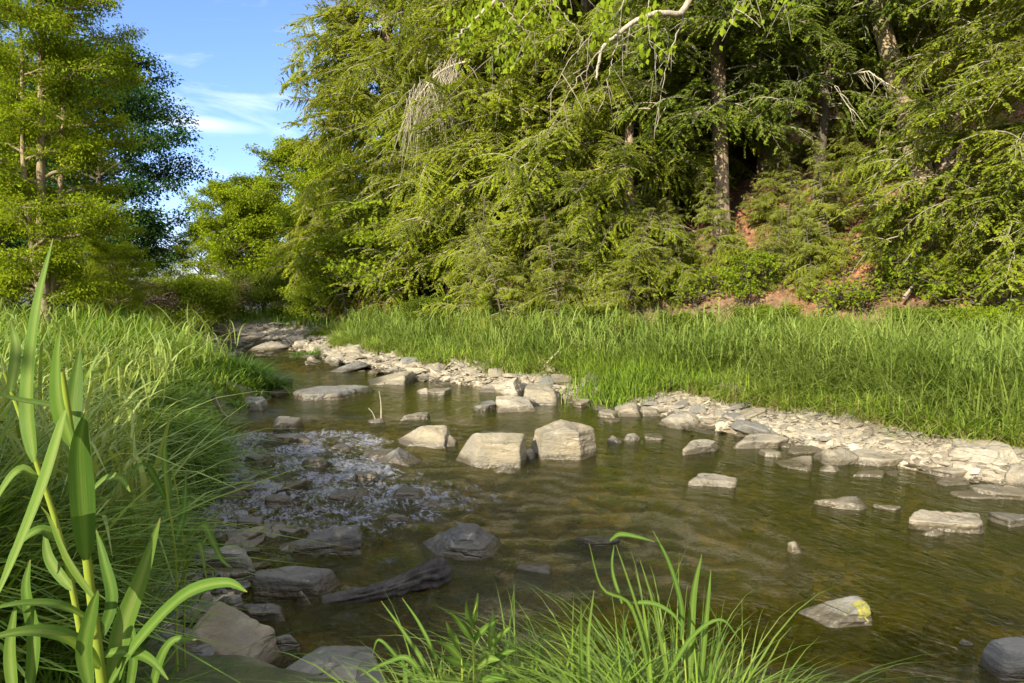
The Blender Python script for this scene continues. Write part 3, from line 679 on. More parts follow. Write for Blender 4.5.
n = 500; y = rng.uniform(2.2, 4.6, n); x = xl(y) + rng.uniform(-.5, .35, n); rad = .015 + rng.gamma(1.6, .014, n)
scatter('gravel', np.stack([x, y, ground(x, y) + rad * .2], -1), rad, M['grey'], 6, 'grey gravel along the left shore')
n = 1400; y = rng.uniform(2.4, 8, n); x = xl(y) + rng.uniform(0, 1, n) * (xr(y) - xl(y)); rad = .03 + rng.gamma(1.8, .025, n)
scatter('gravel', np.stack([x, y, ground(x, y) + rad * .1], -1), rad, M['tan'], 8, 'brown cobbles of the stream bed under the water')

# ------------------------------------------------------------------ plants: generators
def tube(P, r, k=6):
    P = np.asarray(P, float); r = np.asarray(r, float); n = len(P)
    T = np.gradient(P, axis=0); T /= np.linalg.norm(T, axis=1)[:, None] + 1e-9
    ref = np.array([1., 0, 0]) if abs(T[:, 0]).mean() < .7 else np.array([0, 1., 0])
    A = np.cross(T, ref); A /= np.linalg.norm(A, axis=1)[:, None] + 1e-9; B = np.cross(T, A)
    a = np.arange(k) / k * 2 * np.pi
    V = P[:, None, :] + r[:, None, None] * (np.cos(a)[None, :, None] * A[:, None, :] + np.sin(a)[None, :, None] * B[:, None, :])
    i = np.arange(n - 1)[:, None] * k; j = np.arange(k)[None]
    Fq = np.stack([i + j, i + (j + 1) % k, i + k + (j + 1) % k, i + k + j], -1).reshape(-1, 4)
    return V.reshape(-1, 3), Fq

class Acc:
    def __init__(s): s.V = []; s.F = []; s.T = []; s.n = 0
    def add(s, V, Fq, t=None):
        s.V.append(V); s.F.append(np.asarray(Fq) + s.n); s.n += len(V)
        s.T.append(np.full(len(V), .5) if t is None else np.broadcast_to(t, (len(V),)))
    def tube(s, P, r, k=6): s.add(*tube(P, r, k))
    def mesh(s, name, mat, smooth=True):
        return mesh_np(name, np.concatenate(s.V), np.concatenate(s.F), mat, smooth, dict(tint=np.concatenate(s.T)))

def leaf_quads(P, dirs, nrm, L, Wd, tint):
    """rhombic leaves: base P, along dirs, width in dirs x nrm"""
    sd = np.cross(dirs, nrm); sd /= np.linalg.norm(sd, axis=1)[:, None] + 1e-9
    up = np.cross(sd, dirs)
    L = np.asarray(L).reshape(-1, 1); Wd = np.asarray(Wd).reshape(-1, 1)
    m = P + dirs * L * .45
    V = np.stack([P, m + sd * Wd / 2 + up * Wd * .12, P + dirs * L - up * L * .08, m - sd * Wd / 2 + up * Wd * .12], 1)
    n = len(P); Fq = np.arange(n * 4).reshape(n, 4)
    return V.reshape(-1, 3), Fq, np.repeat(tint, 4)

def rot_to(V, az, pitch, roll):
    c, s_ = math.cos(roll), math.sin(roll)
    V = np.stack([V[:, 0], V[:, 1] * c - V[:, 2] * s_, V[:, 1] * s_ + V[:, 2] * c], -1)
    c, s_ = math.cos(pitch), math.sin(pitch)
    V = np.stack([V[:, 0] * c - V[:, 2] * s_, V[:, 1], V[:, 0] * s_ + V[:, 2] * c], -1)
    c, s_ = math.cos(az), math.sin(az)
    return np.stack([V[:, 0] * c - V[:, 1] * s_, V[:, 0] * s_ + V[:, 1] * c, V[:, 2]], -1)

def bough(rg, L, droop=.25, twl=.066, dens=1.3):
    """one flat hemlock bough along +x: needle twigs (quads) and its woody twigs (strips)"""
    nb = int(L / .10 * dens); t = np.sort(rg.uniform(.10, 1, nb))
    z_of = lambda a: -droop * L * a ** 2 + .05 * L * np.sin(a * 3)
    ox = rg.normal(0, .03 * L)
    Ps, Ds, Ns, Ls, Ti, wood = [], [], [], [], [], []
    tt = np.linspace(0, 1, 7)
    wood.append((np.stack([tt * L, ox * np.sin(tt * 3), z_of(tt)], -1), np.linspace(.012 * L ** .7, .003, 7)))
    for i, a in enumerate(t):
        sd = 1 if i % 2 else -1
        bl = L * (.34 * math.sin(min(1, .25 + a * 1.1) * 2.6) * (1 - .55 * a) + .07) * rg.uniform(.6, 1.25)
        base = np.array([a * L, ox * math.sin(a * 3), z_of(a)])
        ang = sd * R(rg.uniform(38, 62)); tilt = rg.normal(-.18, .16)
        d0 = np.array([math.cos(ang), math.sin(ang), tilt]); d0 /= np.linalg.norm(d0)
        m_ = max(3, int(bl / .042 * dens)); q = np.linspace(.08, 1, m_) + rg.uniform(-.02, .02, m_)
        P = base + d0 * (q * bl)[:, None]; P[:, 2] -= .35 * bl * q ** 2
        for s2 in (1, -1):
            aa = ang + s2 * rg.uniform(.35, .95, m_)
            dd = np.stack([np.cos(aa), np.sin(aa), rg.normal(-.3, .28, m_) - .3 * q], -1); dd /= np.linalg.norm(dd, axis=1)[:, None]
            nn = np.stack([rg.normal(0, .35, m_), rg.normal(0, .35, m_), np.ones(m_)], -1)
            Ps.append(P); Ds.append(dd); Ns.append(nn); Ls.append(twl * rg.uniform(.7, 1.5, m_) * (1.15 - .4 * q)); Ti.append(np.clip(rg.normal(.38, .16) + .3 * q * rg.uniform(.3, 1.) + rg.normal(0, .1, m_), 0, 1))
        wood.append((P[::max(1, m_ // 4)], None))
    return [np.concatenate(a) for a in (Ps, Ds, Ns, Ls, Ti)], wood

def bough_lib(seed, n, Lref=2.6, dens=1.35):
    lib = []
    for i in range(n):
        rg = np.random.default_rng(seed + i)
        (P, D_, Nn, Ls, Ti), wood = bough(rg, Lref, rg.uniform(.15, .4), dens=dens)
        V, Fq, T = leaf_quads(P, D_, Nn, Ls, Ls * .6, Ti)
        wV, wF, c = [], [], 0
        for P_, rr in wood:
            if rr is None:
                if len(P_) < 2: continue
                rr = np.linspace(.005, .002, len(P_))
            v, f = tube(P_, rr, 3); wV.append(v); wF.append(f + c); c += len(v)
        lib.append((V, Fq, T, np.concatenate(wV), np.concatenate(wF)))
    return lib
LIB = bough_lib(100, 6)
LIBS = bough_lib(200, 6, 1.0, 1.0)

def hemlock(rg, H, rmax, z_low, n_boughs, r0, lean=(0, 0), sector=None, curve=.3, top_pow=.8, dead=0, bscale=1.):
    cr, wd, tk, dd = Acc(), Acc(), Acc(), []
    tt = np.linspace(0, 1, 14)
    cx = lean[0] * H * tt + curve * np.sin(tt * 4 + rg.uniform(0, 6)) * tt; cy = lean[1] * H * tt + curve * np.sin(tt * 3 + rg.uniform(0, 6)) * tt
    TP = np.stack([cx, cy, tt * H - .6 * (tt == 0)], -1)
    rr = r0 * (1 - tt) ** .8 + .02; rr[0] *= 1.35
    tk.tube(TP, rr * (1 + .06 * rg.normal(size=14)), 12)
    for i in range(n_boughs):
        u = (i + rg.uniform(0, 1)) / n_boughs
        h = z_low + (H - z_low) * (1 - (1 - u) ** 1.15)
        k = h / H
        L = rmax * max(.22, (1 - max(0, (h - z_low) / (H - z_low)) ** 1.3) ** top_pow) * rg.uniform(.6, 1.1) * (.75 + .25 * min(1, (h - z_low) / (.15 * H) + .3))
        az = rg.uniform(0, 2 * np.pi) if sector is None else rg.normal(sector[0], sector[1])
        pit = rg.normal(.12, .16) - .25 * (1 - k); roll = rg.normal(0, .3)
        base = np.array([np.interp(k, tt, cx), np.interp(k, tt, cy), h])
        spr = [(base, L * .9, az, pit, roll)]
        dirv = np.array([math.cos(az) * math.cos(pit), math.sin(az) * math.cos(pit), math.sin(pit)])
        for q_ in range(5):
            a_ = rg.uniform(.25, .95); spr.append((base + dirv * L * .9 * a_ - np.array([0, 0, .2 * L * a_ ** 2]), L * rg.uniform(.22, .42), az + rg.normal(0, .8), rg.normal(-.1, .35), rg.normal(0, .55)))
        for (b_, l_, a_, p_, r_) in spr:
            V, Fq, T, wV, wF = LIB[rg.integers(len(LIB))]
            if l_ < 1.1: V, Fq, T, wV, wF = LIBS[rg.integers(len(LIBS))]
            sc = l_ / (2.6 if l_ >= 1.1 else 1.0)
            cr.add(rot_to(V * sc, a_, p_, r_) + b_, Fq, np.clip(T + rg.normal(0, .07), 0, 1))
            wd.add(rot_to(wV * sc, a_, p_, r_) + b_, wF)
    for i in range(dead):
        da = Acc(); dd.append(da)
        h = rg.uniform(.1, .6) * H; az = rg.uniform(0, 6.28) if sector is None else rg.normal(*sector); L = rg.uniform(.5, 1) * rmax * .9
        q = np.linspace(0, 1, 8); k = h / H
        base = np.array([np.interp(k, tt, cx), np.interp(k, tt, cy), h])
        P = base + np.stack([np.cos(az) * q * L, np.sin(az) * q * L, .1 * q * L - .5 * L * q ** 2.2], -1) + rg.normal(0, .03 * L, (8, 3)) * q[:, None]
        da.tube(P, np.linspace(.022, .005, 8), 4)
        for j in range(14):
            a = rg.uniform(.25, 1); b = base + (P[-1] - base) * 0; b = np.array([np.interp(a, q, P[:, c]) for c in range(3)])
            ql = np.linspace(0, 1, 5); l2 = rg.uniform(.2, .6) * L * .5; a2 = az + rg.normal(0, .9)
            P2 = b + np.stack([np.cos(a2) * ql * l2 * .6, np.sin(a2) * ql * l2 * .6, -l2 * .8 * ql ** 1.5], -1) + rg.normal(0, .02, (5, 3)) * ql[:, None]
            da.tube(P2, np.linspace(.008, .003, 5), 3)
    return cr, wd, tk, dd

def put_hemlock(name, label, pos, meshes, rz=0, sc=1., group=None, cat='hemlock tree'):
    o = empty(name, pos, label, cat, group, rz); o.scale = (sc, sc, sc)
    for nm, me in meshes.items():
        for q in (me if isinstance(me, list) else [me]): link(nm, q, o)
    return o

def hem_meshes(seed, mat='hemlock', bark='bark', **kw):
    cr, wd, tk, dd = hemlock(np.random.default_rng(seed), **kw)
    d = dict(trunk=tk.mesh('trunk', M[bark]), crown=cr.mesh('crown', M[mat], False), branches=wd.mesh('branches', M['twig']))
    d['dead_bough'] = [a.mesh('dead_bough', M['dead']) for a in dd]
    return d

# ------------------------------------------------------------------ deciduous trees
def decid(rg, H, spread, n_limb, r0, z_low=.2, leaf=.09, per=60, clump=.55, flat=.45, lean=(0, 0), stems=1, n_sub=9, up=.9, curve=.35, aspect=.6):
    lf, wd, tk = Acc(), Acc(), Acc()
    for s0 in range(stems):
        tt = np.linspace(0, 1, 14); a0 = rg.uniform(0, 6.28) if stems > 1 else 0; sp = .13 if stems > 1 else 0
        hs = H * (1 if s0 == 0 else rg.uniform(.65, .95))
        cx = (lean[0] + sp * math.cos(a0)) * hs * tt + curve * np.sin(tt * 5 + rg.uniform(0, 6)) * tt
        cy = (lean[1] + sp * math.sin(a0)) * hs * tt + curve * np.sin(tt * 4 + rg.uniform(0, 6)) * tt
        rr = r0 * (1 if s0 == 0 else .7) * (1 - tt) ** .9 + .012; rr[0] *= 1.3
        tk.tube(np.stack([cx, cy, tt * hs - .4 * (tt == 0)], -1), rr, 9)
        nl = n_limb // stems
        for i in range(nl):
            u = (i + rg.uniform(0, 1)) / nl; k = z_low + (1 - z_low) * u ** .9 * .97
            base = np.array([np.interp(k, tt, cx), np.interp(k, tt, cy), k * hs])
            az = i * 2.4 + rg.normal(0, .5)
            prof = math.sin(min(1, (k - z_low) / (1 - z_low) * .8 + .22) * math.pi) ** .6
            L = spread * prof * rg.uniform(.6, 1.1) + .25
            q = np.linspace(0, 1, 8); el = up * rg.uniform(.5, 1.2)
            P = base + np.stack([np.cos(az) * L * q, np.sin(az) * L * q, L * el * q * (1 - .45 * q)], -1) + rg.normal(0, .035 * L, (8, 3)) * q[:, None]
            wd.tube(P, np.interp(k, tt, rr) * .5 * (1 - q) ** .8 + .008, 5)
            for j in range(n_sub):
                a = rg.uniform(.22, 1); b = np.array([np.interp(a, q, P[:, c]) for c in range(3)])
                a2 = az + rg.normal(0, 1.); l2 = L * .42 * rg.uniform(.3, 1) * (1.25 - .6 * a) + .15
                e2 = np.array([math.cos(a2), math.sin(a2), rg.uniform(-.25, .75)])
                P2 = b + e2 * (np.linspace(0, 1, 4) * l2)[:, None]; wd.tube(P2, np.linspace(.013, .004, 4), 3)
                for t_ in (.55, 1.):
                    c0 = b + e2 * l2 * t_; m_ = int(per * rg.uniform(.5, 1.2)); cl = clump * rg.uniform(.6, 1.2)
                    d = rg.normal(size=(m_, 3)); d /= np.linalg.norm(d, axis=1)[:, None]
                    p = c0 + d * (rg.uniform(0, 1, (m_, 1)) ** .5) * np.array([cl, cl, cl * flat])
                    ld_ = d * np.array([1, 1, .3]) + rg.normal(0, .5, (m_, 3)) + np.array([0, 0, -.35]); ld_ /= np.linalg.norm(ld_, axis=1)[:, None]
                    nn = rg.normal(0, .6, (m_, 3)) + np.array([0, 0, 1.])
                    Ll = leaf * rg.uniform(.7, 1.35, m_)
                    lf.add(*leaf_quads(p, ld_, nn, Ll, Ll * aspect, np.clip(rg.normal(.5, .1) + rg.normal(0, .15, m_), 0, 1)))
    return lf, wd, tk

def dec_meshes(seed, mat, bark, **kw):
    lf, wd, tk = decid(np.random.default_rng(seed), **kw)
    return dict(trunk=tk.mesh('trunk', M[bark]), crown=lf.mesh('crown', M[mat], False), branches=wd.mesh('branches', M[bark]))

def put(name, label, cat, pos, meshes, rz=0., sc=1., group=None):
    o = empty(name, pos, label, cat, group, rz); o.scale = (sc,) * 3
    for nm, me in meshes.items(): link(nm, me, o)
    return o

def gpos(x, y, dz=0): return (x, y, gz(x, y) + dz)
def ppos(px, Yd): x = (px - 512) / F * Yd; return gpos(x, Yd)

# ---- the hemlock wall
HA = hem_meshes(1, H=19, rmax=5.0, z_low=.7, n_boughs=270, r0=.26, dead=2)
HB = hem_meshes(2, H=17, rmax=4.2, z_low=.8, n_boughs=260, r0=.24, dead=3)
HC = hem_meshes(3, H=15, rmax=3.8, z_low=.5, n_boughs=250, r0=.2, dead=1)
HS = hem_meshes(4, bark='bark_dark', H=6.5, rmax=2.4, z_low=.25, n_boughs=110, r0=.03)
HDK = hem_meshes(5, 'hemlock_shaded', 'bark_mid', H=16, rmax=3.6, z_low=3.4, n_boughs=260, r0=.16, dead=3)
GH = 'hemlocks of the right-hand slope'
for (px, Yd, ms, rz, sc, lab) in [
    (395, 25.5, HA, .3, 1.05, 'tall hemlock at the left end of the wall, its ragged boughs against the sky'),
    (455, 21.0, HB, 1.4, 1.05, 'hemlock second from the sky gap, with bleached dead twigs hanging high up'),
    (520, 18.5, HC, 2.2, 1.1, 'full hemlock above the middle of the stream, skirts down to the grass'),
    (585, 16.3, HC, 4.0, .95, 'hemlock with the broad yellow-green skirt behind the jutting stone pile'),
    (645, 18.0, HB, 5.2, .95, 'hemlock higher up the slope left of the bare tan trunk'),
    (628, 14.6, HC, 1.1, .62, 'low hemlock at the right end of the yellow-green skirt, left of the bare tan trunk'), (690, 17.5, HC, 2.7, .7, 'mid-sized hemlock up the slope directly left of the bare tan trunk'),
    (1000, 14.5, HC, 5.1, .75, 'mid-sized hemlock under the right edge boughs, behind the long feathery ones'),
    (350, 31.0, HC, 5.5, .95, 'shorter hemlock behind the ragged one, over the far bend'),
    (560, 24.0, HA, 3.3, 1., 'hemlock top rising behind the yellow-green skirt'),
    (480, 29.0, HB, 2.9, 1.15, 'background hemlock filling the gap behind the dead twigs'),
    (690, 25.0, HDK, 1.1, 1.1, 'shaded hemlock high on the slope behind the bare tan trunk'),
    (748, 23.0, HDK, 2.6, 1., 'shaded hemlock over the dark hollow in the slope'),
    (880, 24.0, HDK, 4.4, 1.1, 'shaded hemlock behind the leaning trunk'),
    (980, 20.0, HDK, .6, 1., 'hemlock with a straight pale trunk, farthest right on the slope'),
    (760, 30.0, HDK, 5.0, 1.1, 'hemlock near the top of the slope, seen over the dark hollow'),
    (860, 32.0, HC, 1.9, 1.2, 'hemlock on the ridge behind the leaning trunk'), (930, 28.0, HC, 3.9, 1.2, 'hemlock on the ridge right of the leaning trunk'), (820, 36.0, HB, .9, 1.2, 'hemlock on the ridge above the hollow'),
    (720, 36.0, HB, 2.2, 1.2, 'hemlock on the ridge behind the bare tan trunk'), (640, 30.0, HA, 4.6, 1., 'hemlock near the top of the slope left of the dark hollow'),
]:
    put_hemlock('hemlock_tree', lab, ppos(px, Yd), ms, rz, sc, GH)

# trees with visible trunks on the right
toward = math.atan2(-.65, -.76)
def trunk_tree(px, py, lean, r0, H, seed, z_low, n, rmax, label, sector=None, mat='hemlock', bark='bark', dead=2):
    p = hit(px, py); ms = hem_meshes(seed, mat, bark, H=H, rmax=rmax, z_low=z_low, n_boughs=n, r0=r0, lean=lean, sector=sector, curve=.18, dead=dead)
    return put_hemlock('hemlock_tree', label, (p[0], p[1], p[2] - .1), ms, 0, 1, GH)
trunk_tree(724, 252, (-.05, 0), .15, 15, 31, 2.7, 220, 3.1, 'hemlock with the bare tan trunk standing in the middle of the open slope', mat='hemlock_shaded')
trunk_tree(936, 222, (-.30, .05), .18, 15, 32, 3.6, 140, 3.0, 'hemlock with the mottled trunk leaning left over the brown slope', mat='hemlock_shaded', bark='bark_tan')
trunk_tree(948, 180, (-.01, 0), .17, 15, 33, 2.6, 130, 2.8, 'slim upright hemlock just right of the leaning trunk')
trunk_tree(1035, 285, (0, 0), .2, 14, 34, 1.0, 170, 2.7, 'hemlock reaching long feathery boughs in from the right edge', sector=(math.pi * 1.02, .75))
trunk_tree(815, 205, (.06, 0), .075, 10, 35, 1.6, 120, 2.3, 'thin dark-trunked hemlock in the hollow of the slope', mat='hemlock_shaded', bark='bark_dark')
trunk_tree(672, 222, (.04, 0), .11, 10, 36, 2.0, 100, 2.4, 'young hemlock left of the bare tan trunk')
GS = 'young hemlocks low on the slope'
for i, (px, Yd, sc, lab) in enumerate([(455, 15.4, .5, 'low hemlock spray behind the grass above the square-cut slab'), (510, 14.2, .45, 'low hemlock spray behind the grass above the jutting stone pile'), (565, 13.5, .5, 'low hemlock spray behind the grass above the rounded white stone'),
        (618, 13.0, .42, 'low hemlock spray behind the grass above the hanging grass'),
        (960, 10.6, .3, 'low hemlock spray under the long feathery boughs'), (1010, 10.4, .34, 'low hemlock spray at the right edge behind the grass')]):
    put_hemlock('hemlock_sapling', lab, ppos(px, Yd), HS, i * .9 + .4, sc, GS, 'sapling').rotation_euler = (.22 * math.sin(i * 5), .22 * math.cos(i * 3), i * .9)
for i, (px, py, sc, lab) in enumerate([(760, 288, .42, 'small hemlock sapling below the bare tan trunk'), (815, 285, .5, 'hemlock sapling on the bare soil below the hollow'),
        (690, 292, .55, 'hemlock sapling left below the bare tan trunk'), (880, 255, .5, 'hemlock sapling beneath the leaning trunk'),
        (640, 300, .6, 'hemlock sapling at the right side of the yellow-green skirt'), (965, 275, .5, 'hemlock sapling under the long feathery boughs'),
        (845, 225, .45, 'hemlock sapling up the slope left of the leaning trunk'), (770, 225, .5, 'hemlock sapling in the shaded hollow'), (1005, 230, .55, 'hemlock sapling farthest right on the slope'),
        (720, 275, .6, 'hemlock sapling touching the foot of the bare tan trunk'), (785, 262, .6, 'hemlock sapling between the bare tan trunk and the hollow'), (835, 262, .65, 'hemlock sapling in the middle of the open slope'), (905, 280, .55, 'hemlock sapling just above the fallen branch'),
        (860, 190, .5, 'hemlock sapling high on the slope left of the leaning trunk'), (815, 165, .45, 'hemlock sapling above the dark hollow'), (755, 170, .4, 'hemlock sapling right of the bare tan trunk, up the slope'), (690, 205, .6, 'hemlock sapling left of the bare tan trunk, up the slope'),
        (905, 130, 1., 'hemlock sapling behind the leaning trunk'), (780, 110, .6, 'hemlock sapling near the skyline over the hollow'), (850, 80, 1.2, 'hemlock sapling near the skyline left of the leaning trunk'), (930, 60, 1.3, 'hemlock sapling at the top of the slope on the right')]):
    p = hit(px, py); put_hemlock('hemlock_sapling', lab, (p[0], p[1], p[2] - .05), HS, i * 1.3, sc * (.55 if py > 170 else .85), GS, 'sapling').rotation_euler = (.25 * math.sin(i * 5), .25 * math.cos(i * 3), i * 1.3)

# ---- left trees
LT = dec_meshes(50, 'bright', 'bark_tan', H=14.5, spread=1.75, n_limb=96, r0=.15, z_low=.06, leaf=.10, per=48, clump=.38, flat=.6, n_sub=15, stems=3, up=.55, lean=(-.03, 0), aspect=.4)
put('feathery_tree', 'tall feathery yellow-green tree with tan multiple trunks at the left edge', 'tree', ppos(46, 15.5), LT, .6, .74)
LT2 = dec_meshes(51, 'bright', 'bark_tan', H=12, spread=3.8, n_limb=80, r0=.14, z_low=.05, leaf=.11, per=60, clump=.44, flat=.6, n_sub=14, stems=2, up=.6, aspect=.4)
put('feathery_tree', 'feathery yellow-green tree at the far left behind the tan multiple trunks', 'tree', ppos(-90, 17), LT2, 2., .74)
put('feathery_tree', 'smaller feathery tree to the right of the tan multiple trunks', 'tree', ppos(122, 18), LT2, 4., .26)
DM = dec_meshes(52, 'maple', 'bark_dark', H=15, spread=5.2, n_limb=64, r0=.26, z_low=.12, leaf=.17, per=60, clump=.85, flat=.6, up=.75, n_sub=10)
put('maple_tree', 'big dark green maple against the sky, right of the feathery trees', 'tree', ppos(106, 33), DM, 0, .86)
put('maple_tree', 'dark maple largely hidden behind the left feathery trees', 'tree', ppos(0, 38), DM, 2., .95)
put('maple_tree', 'far dark maple in the gap below the big dark maple', 'tree', ppos(60, 48), DM, 4., .9)
GF = 'pale trees at the end of the valley'
FT1 = dec_meshes(53, 'bright', 'bark_dark', H=9, spread=2.5, n_limb=52, r0=.11, z_low=.08, leaf=.13, per=30, clump=.42, flat=.7, up=.95, n_sub=13)
FT2 = dec_meshes(54, 'greenleaf', 'bark_dark', H=8, spread=2.5, n_limb=48, r0=.1, z_low=.08, leaf=.13, per=30, clump=.42, flat=.7, up=.85, n_sub=13)
for (px, Yd, ms, rz, sc, lab) in [(232, 31, FT1, .4, .66, 'pale green tree with a thin dark trunk at the valley end'), (264, 33, FT2, 1.4, .8, 'blue-green shaded tree right of the thin dark trunk'),
        (300, 31, FT1, 2.7, .85, 'yellow-green tree where the valley meets the hemlock wall'), (203, 34, FT1, 3.5, .5, 'small green tree left of the thin dark trunk, below the sky gap'),
        (330, 28, FT1, 4.1, .72, 'leafy tree in front of the shorter hemlock over the bend'), (160, 60, FT2, .2, .6, 'distant low tree under the dark maple'), (250, 52, FT1, 5., .95, 'distant pale tree crown behind the thin dark trunk'),
        (110, 62, FT1, 1.0, .7, 'distant pale tree glimpsed below the dark maple')]:
    put('valley_tree', lab, 'tree', ppos(px, Yd), ms, rz, sc, GF)
# young broadleaf trees in front of the hemlocks
SP = dec_meshes(55, 'yellowleaf', 'bark_dark', H=3.6, spread=1.5, n_limb=16, r0=.035, z_low=.25, leaf=.13, per=16, clump=.4, flat=.35, up=.5, n_sub=6, aspect=.75)
for (px, Yd, sc, rz, lab) in [(378, 20.0, 1.0, 0, 'bright broad-leaved sapling in front of the dark hemlock foot upstream'), (345, 22, .8, 2, 'broad-leaved sapling left of the bright one, over the far bend'),
        (748, 12.2, .3, 3, 'small bright leafy sapling on the slope below the bare tan trunk'), (500, 14.6, .3, 1, 'little bright sapling at the grass edge under the yellow-green skirt')]:
    put('sapling', lab, 'sapling', ppos(px, Yd), SP, rz, sc, 'broad-leaved saplings at the slope foot')

# shrubs
BU = dec_meshes(56, 'yellowleaf', 'bark_dark', H=1.7, spread=1.3, n_limb=26, r0=.03, z_low=.05, leaf=.08, per=40, clump=.33, flat=.7, up=.8, n_sub=8)
BD = dec_meshes(57, 'brush', 'bark_dark', H=1.5, spread=1.3, n_limb=26, r0=.02, z_low=.05, leaf=.10, per=24, clump=.35, flat=.7, up=.9, n_sub=8, aspect=.2)
BG = dec_meshes(58, 'greenleaf', 'bark_dark', H=1.8, spread=1.3, n_limb=26, r0=.03, z_low=.05, leaf=.09, per=40, clump=.35, flat=.7, up=.8, n_sub=8)
for (px, Yd, ms, sc, rz, lab) in [(186, 26, BU, 1.15, 0, 'rounded yellow-green bush at the end of the left meadow'), (222, 29, BD, 1.0, 1, 'dark purplish dry brush right of the rounded bush'),
        (137, 25, BD, .9, 2, 'dry brown brush in front of the dark maple'), (160, 27, BD, .8, 3, 'dry brown brush beside the rounded bush'), (252, 30, BG, .9, 4, 'green shrub behind the far gravel bar'),
        (290, 27, BG, .8, 5, 'green shrub over the far end of the stream'), (325, 24, BU, .8, 1, 'yellow-green shrub at the hemlock foot by the far bend'), (20, 24, BG, 1.0, 2, 'green shrub at the far left behind the meadow grass'),
        (90, 25, BG, .9, 3.3, 'green shrub right of the tan multiple trunks'), (207, 31, BU, .9, 4.2, 'small yellow-green bush behind the rounded bush')]:
    put('shrub', lab, 'shrub', ppos(px, Yd), ms, rz, sc, 'shrubs at the end of the meadow')
for i, (px, Yd, sc, ms, lab) in enumerate([(770, 10.9, .42, BG, 'small green shrub at the back of the grass below the hollow'), (835, 10.3, .36, BU, 'small yellow-green shrub at the back of the grass on the bare soil'), (925, 9.7, .4, BG, 'small green shrub at the back of the grass near the fallen branch'),
        (985, 9.3, .42, BU, 'small yellow-green shrub at the back of the grass on the far right'), (590, 13.0, .4, BG, 'small green shrub in the grass edge under the yellow-green skirt'), (430, 16.3, .45, BG, 'small green shrub at the hemlock foot beside the upstream grass'), (690, 11.6, .36, BG, 'small green shrub at the back of the grass below the bare tan trunk')]):
    put('shrub', lab, 'shrub', ppos(px, Yd), ms, i * 1.1, sc, 'shrubs along the back of the right grass')
# low leafy plants at the slope foot
LP = dec_meshes(59, 'yellowleaf', 'stem' if False else 'bark_dark', H=.7, spread=.5, n_limb=14, r0=.008, z_low=.1, leaf=.09, per=7, clump=.16, flat=.5, up=.7, n_sub=4, aspect=.6)
for i, (px, py, sc, lab) in enumerate([(868, 316, .7, 'yellow-green leafy weed at the soil bank foot, left of the fallen branch'), (955, 305, .8, 'bright leafy weed under the long feathery boughs'),
        (985, 322, .9, 'bright leafy weed at the far right top of the grass'), (912, 292, .8, 'leafy weed around the fallen branch on the soil bank'), (830, 318, .7, 'leafy weed at the grass top below the hollow'), (740, 300, .9, 'leafy weed beneath the small bright sapling'),
        (700, 312, .8, 'leafy weed at the grass top left of the soil bank')]):
    p = hit(px, py); put('leafy_weed', lab, 'plant', (p[0], p[1], p[2] - .02), LP, i, sc, 'leafy weeds at the slope foot')

# unseen upright shrubs, added behind the photographer to shade the near water
BT_SHADE = dec_meshes(60, 'greenleaf', 'bark_dark', H=2.4, spread=.22, n_limb=34, r0=.03, z_low=.04, leaf=.09, per=40, clump=.2, flat=.9, up=.5, n_sub=6)
for i, (p_, q_, sc, lab) in enumerate([(-3.0, 2.05, 1.05, 'added shade shrub behind the photographer, left of the sunlit gap'), (-3.0, 2.65, 1.0, 'added shade shrub behind the photographer, second left of the sunlit gap'), (-3.0, 3.35, 1.0, 'added shade shrub behind the photographer, third left of the sunlit gap'),
        (-3.0, 4.1, .95, 'added shade shrub behind the photographer, fourth left of the sunlit gap'), (-3.0, 4.9, .9, 'added shade shrub behind the photographer, fifth left of the sunlit gap'), (-3.0, -.45, 1.05, 'added shade shrub behind the photographer, right of the sunlit gap'), (-3.2, -1.15, 1.05, 'added shade shrub behind the photographer, farthest downstream')]):
    put('shrub', lab, 'shrub', gpos(p_ * TRAVEL[0] - q_ * TRAVEL[1], p_ * TRAVEL[1] + q_ * TRAVEL[0]), BT_SHADE, i, sc, 'added shade shrubs behind the photographer')

# ------------------------------------------------------------------ grass
def blades(rg, base, h, wid, az, lean, droop, tint, seg=5):
    n = len(base); t = np.linspace(0, 1, seg + 1)[None, :, None]
    dr = np.stack([np.cos(az), np.sin(az), 0 * az], -1)[:, None, :]
    hh = h[:, None, None]; ln = lean[:, None, None]; dp = droop[:, None, None]
    up = np.array([0, 0, 1.])[None, None]
    P = base[:, None, :] + up * hh * (t - dp * t ** 2.4 * .75) + dr * hh * (ln * t + dp * t ** 2 * .75)
    sw = az + rg.uniform(-.6, .6, n) + np.pi / 2
    sd = np.stack([np.cos(sw), np.sin(sw), 0 * sw], -1)[:, None, :]
    wt = wid[:, None, None] * (np.minimum(1, .45 + t * 2.2) * (1 - t ** 2.2) + .04) / 2
    V = np.stack([P - sd * wt, P + sd * wt], 2).reshape(-1, 3)
    k = (seg + 1) * 2; i = (np.arange(n) * k)[:, None]; j = np.arange(seg)[None] * 2
    Fq = np.stack([i + j, i + j + 1, i + j + 3, i + j + 2], -1).reshape(-1, 4)
    return V, Fq, np.repeat(tint, k)

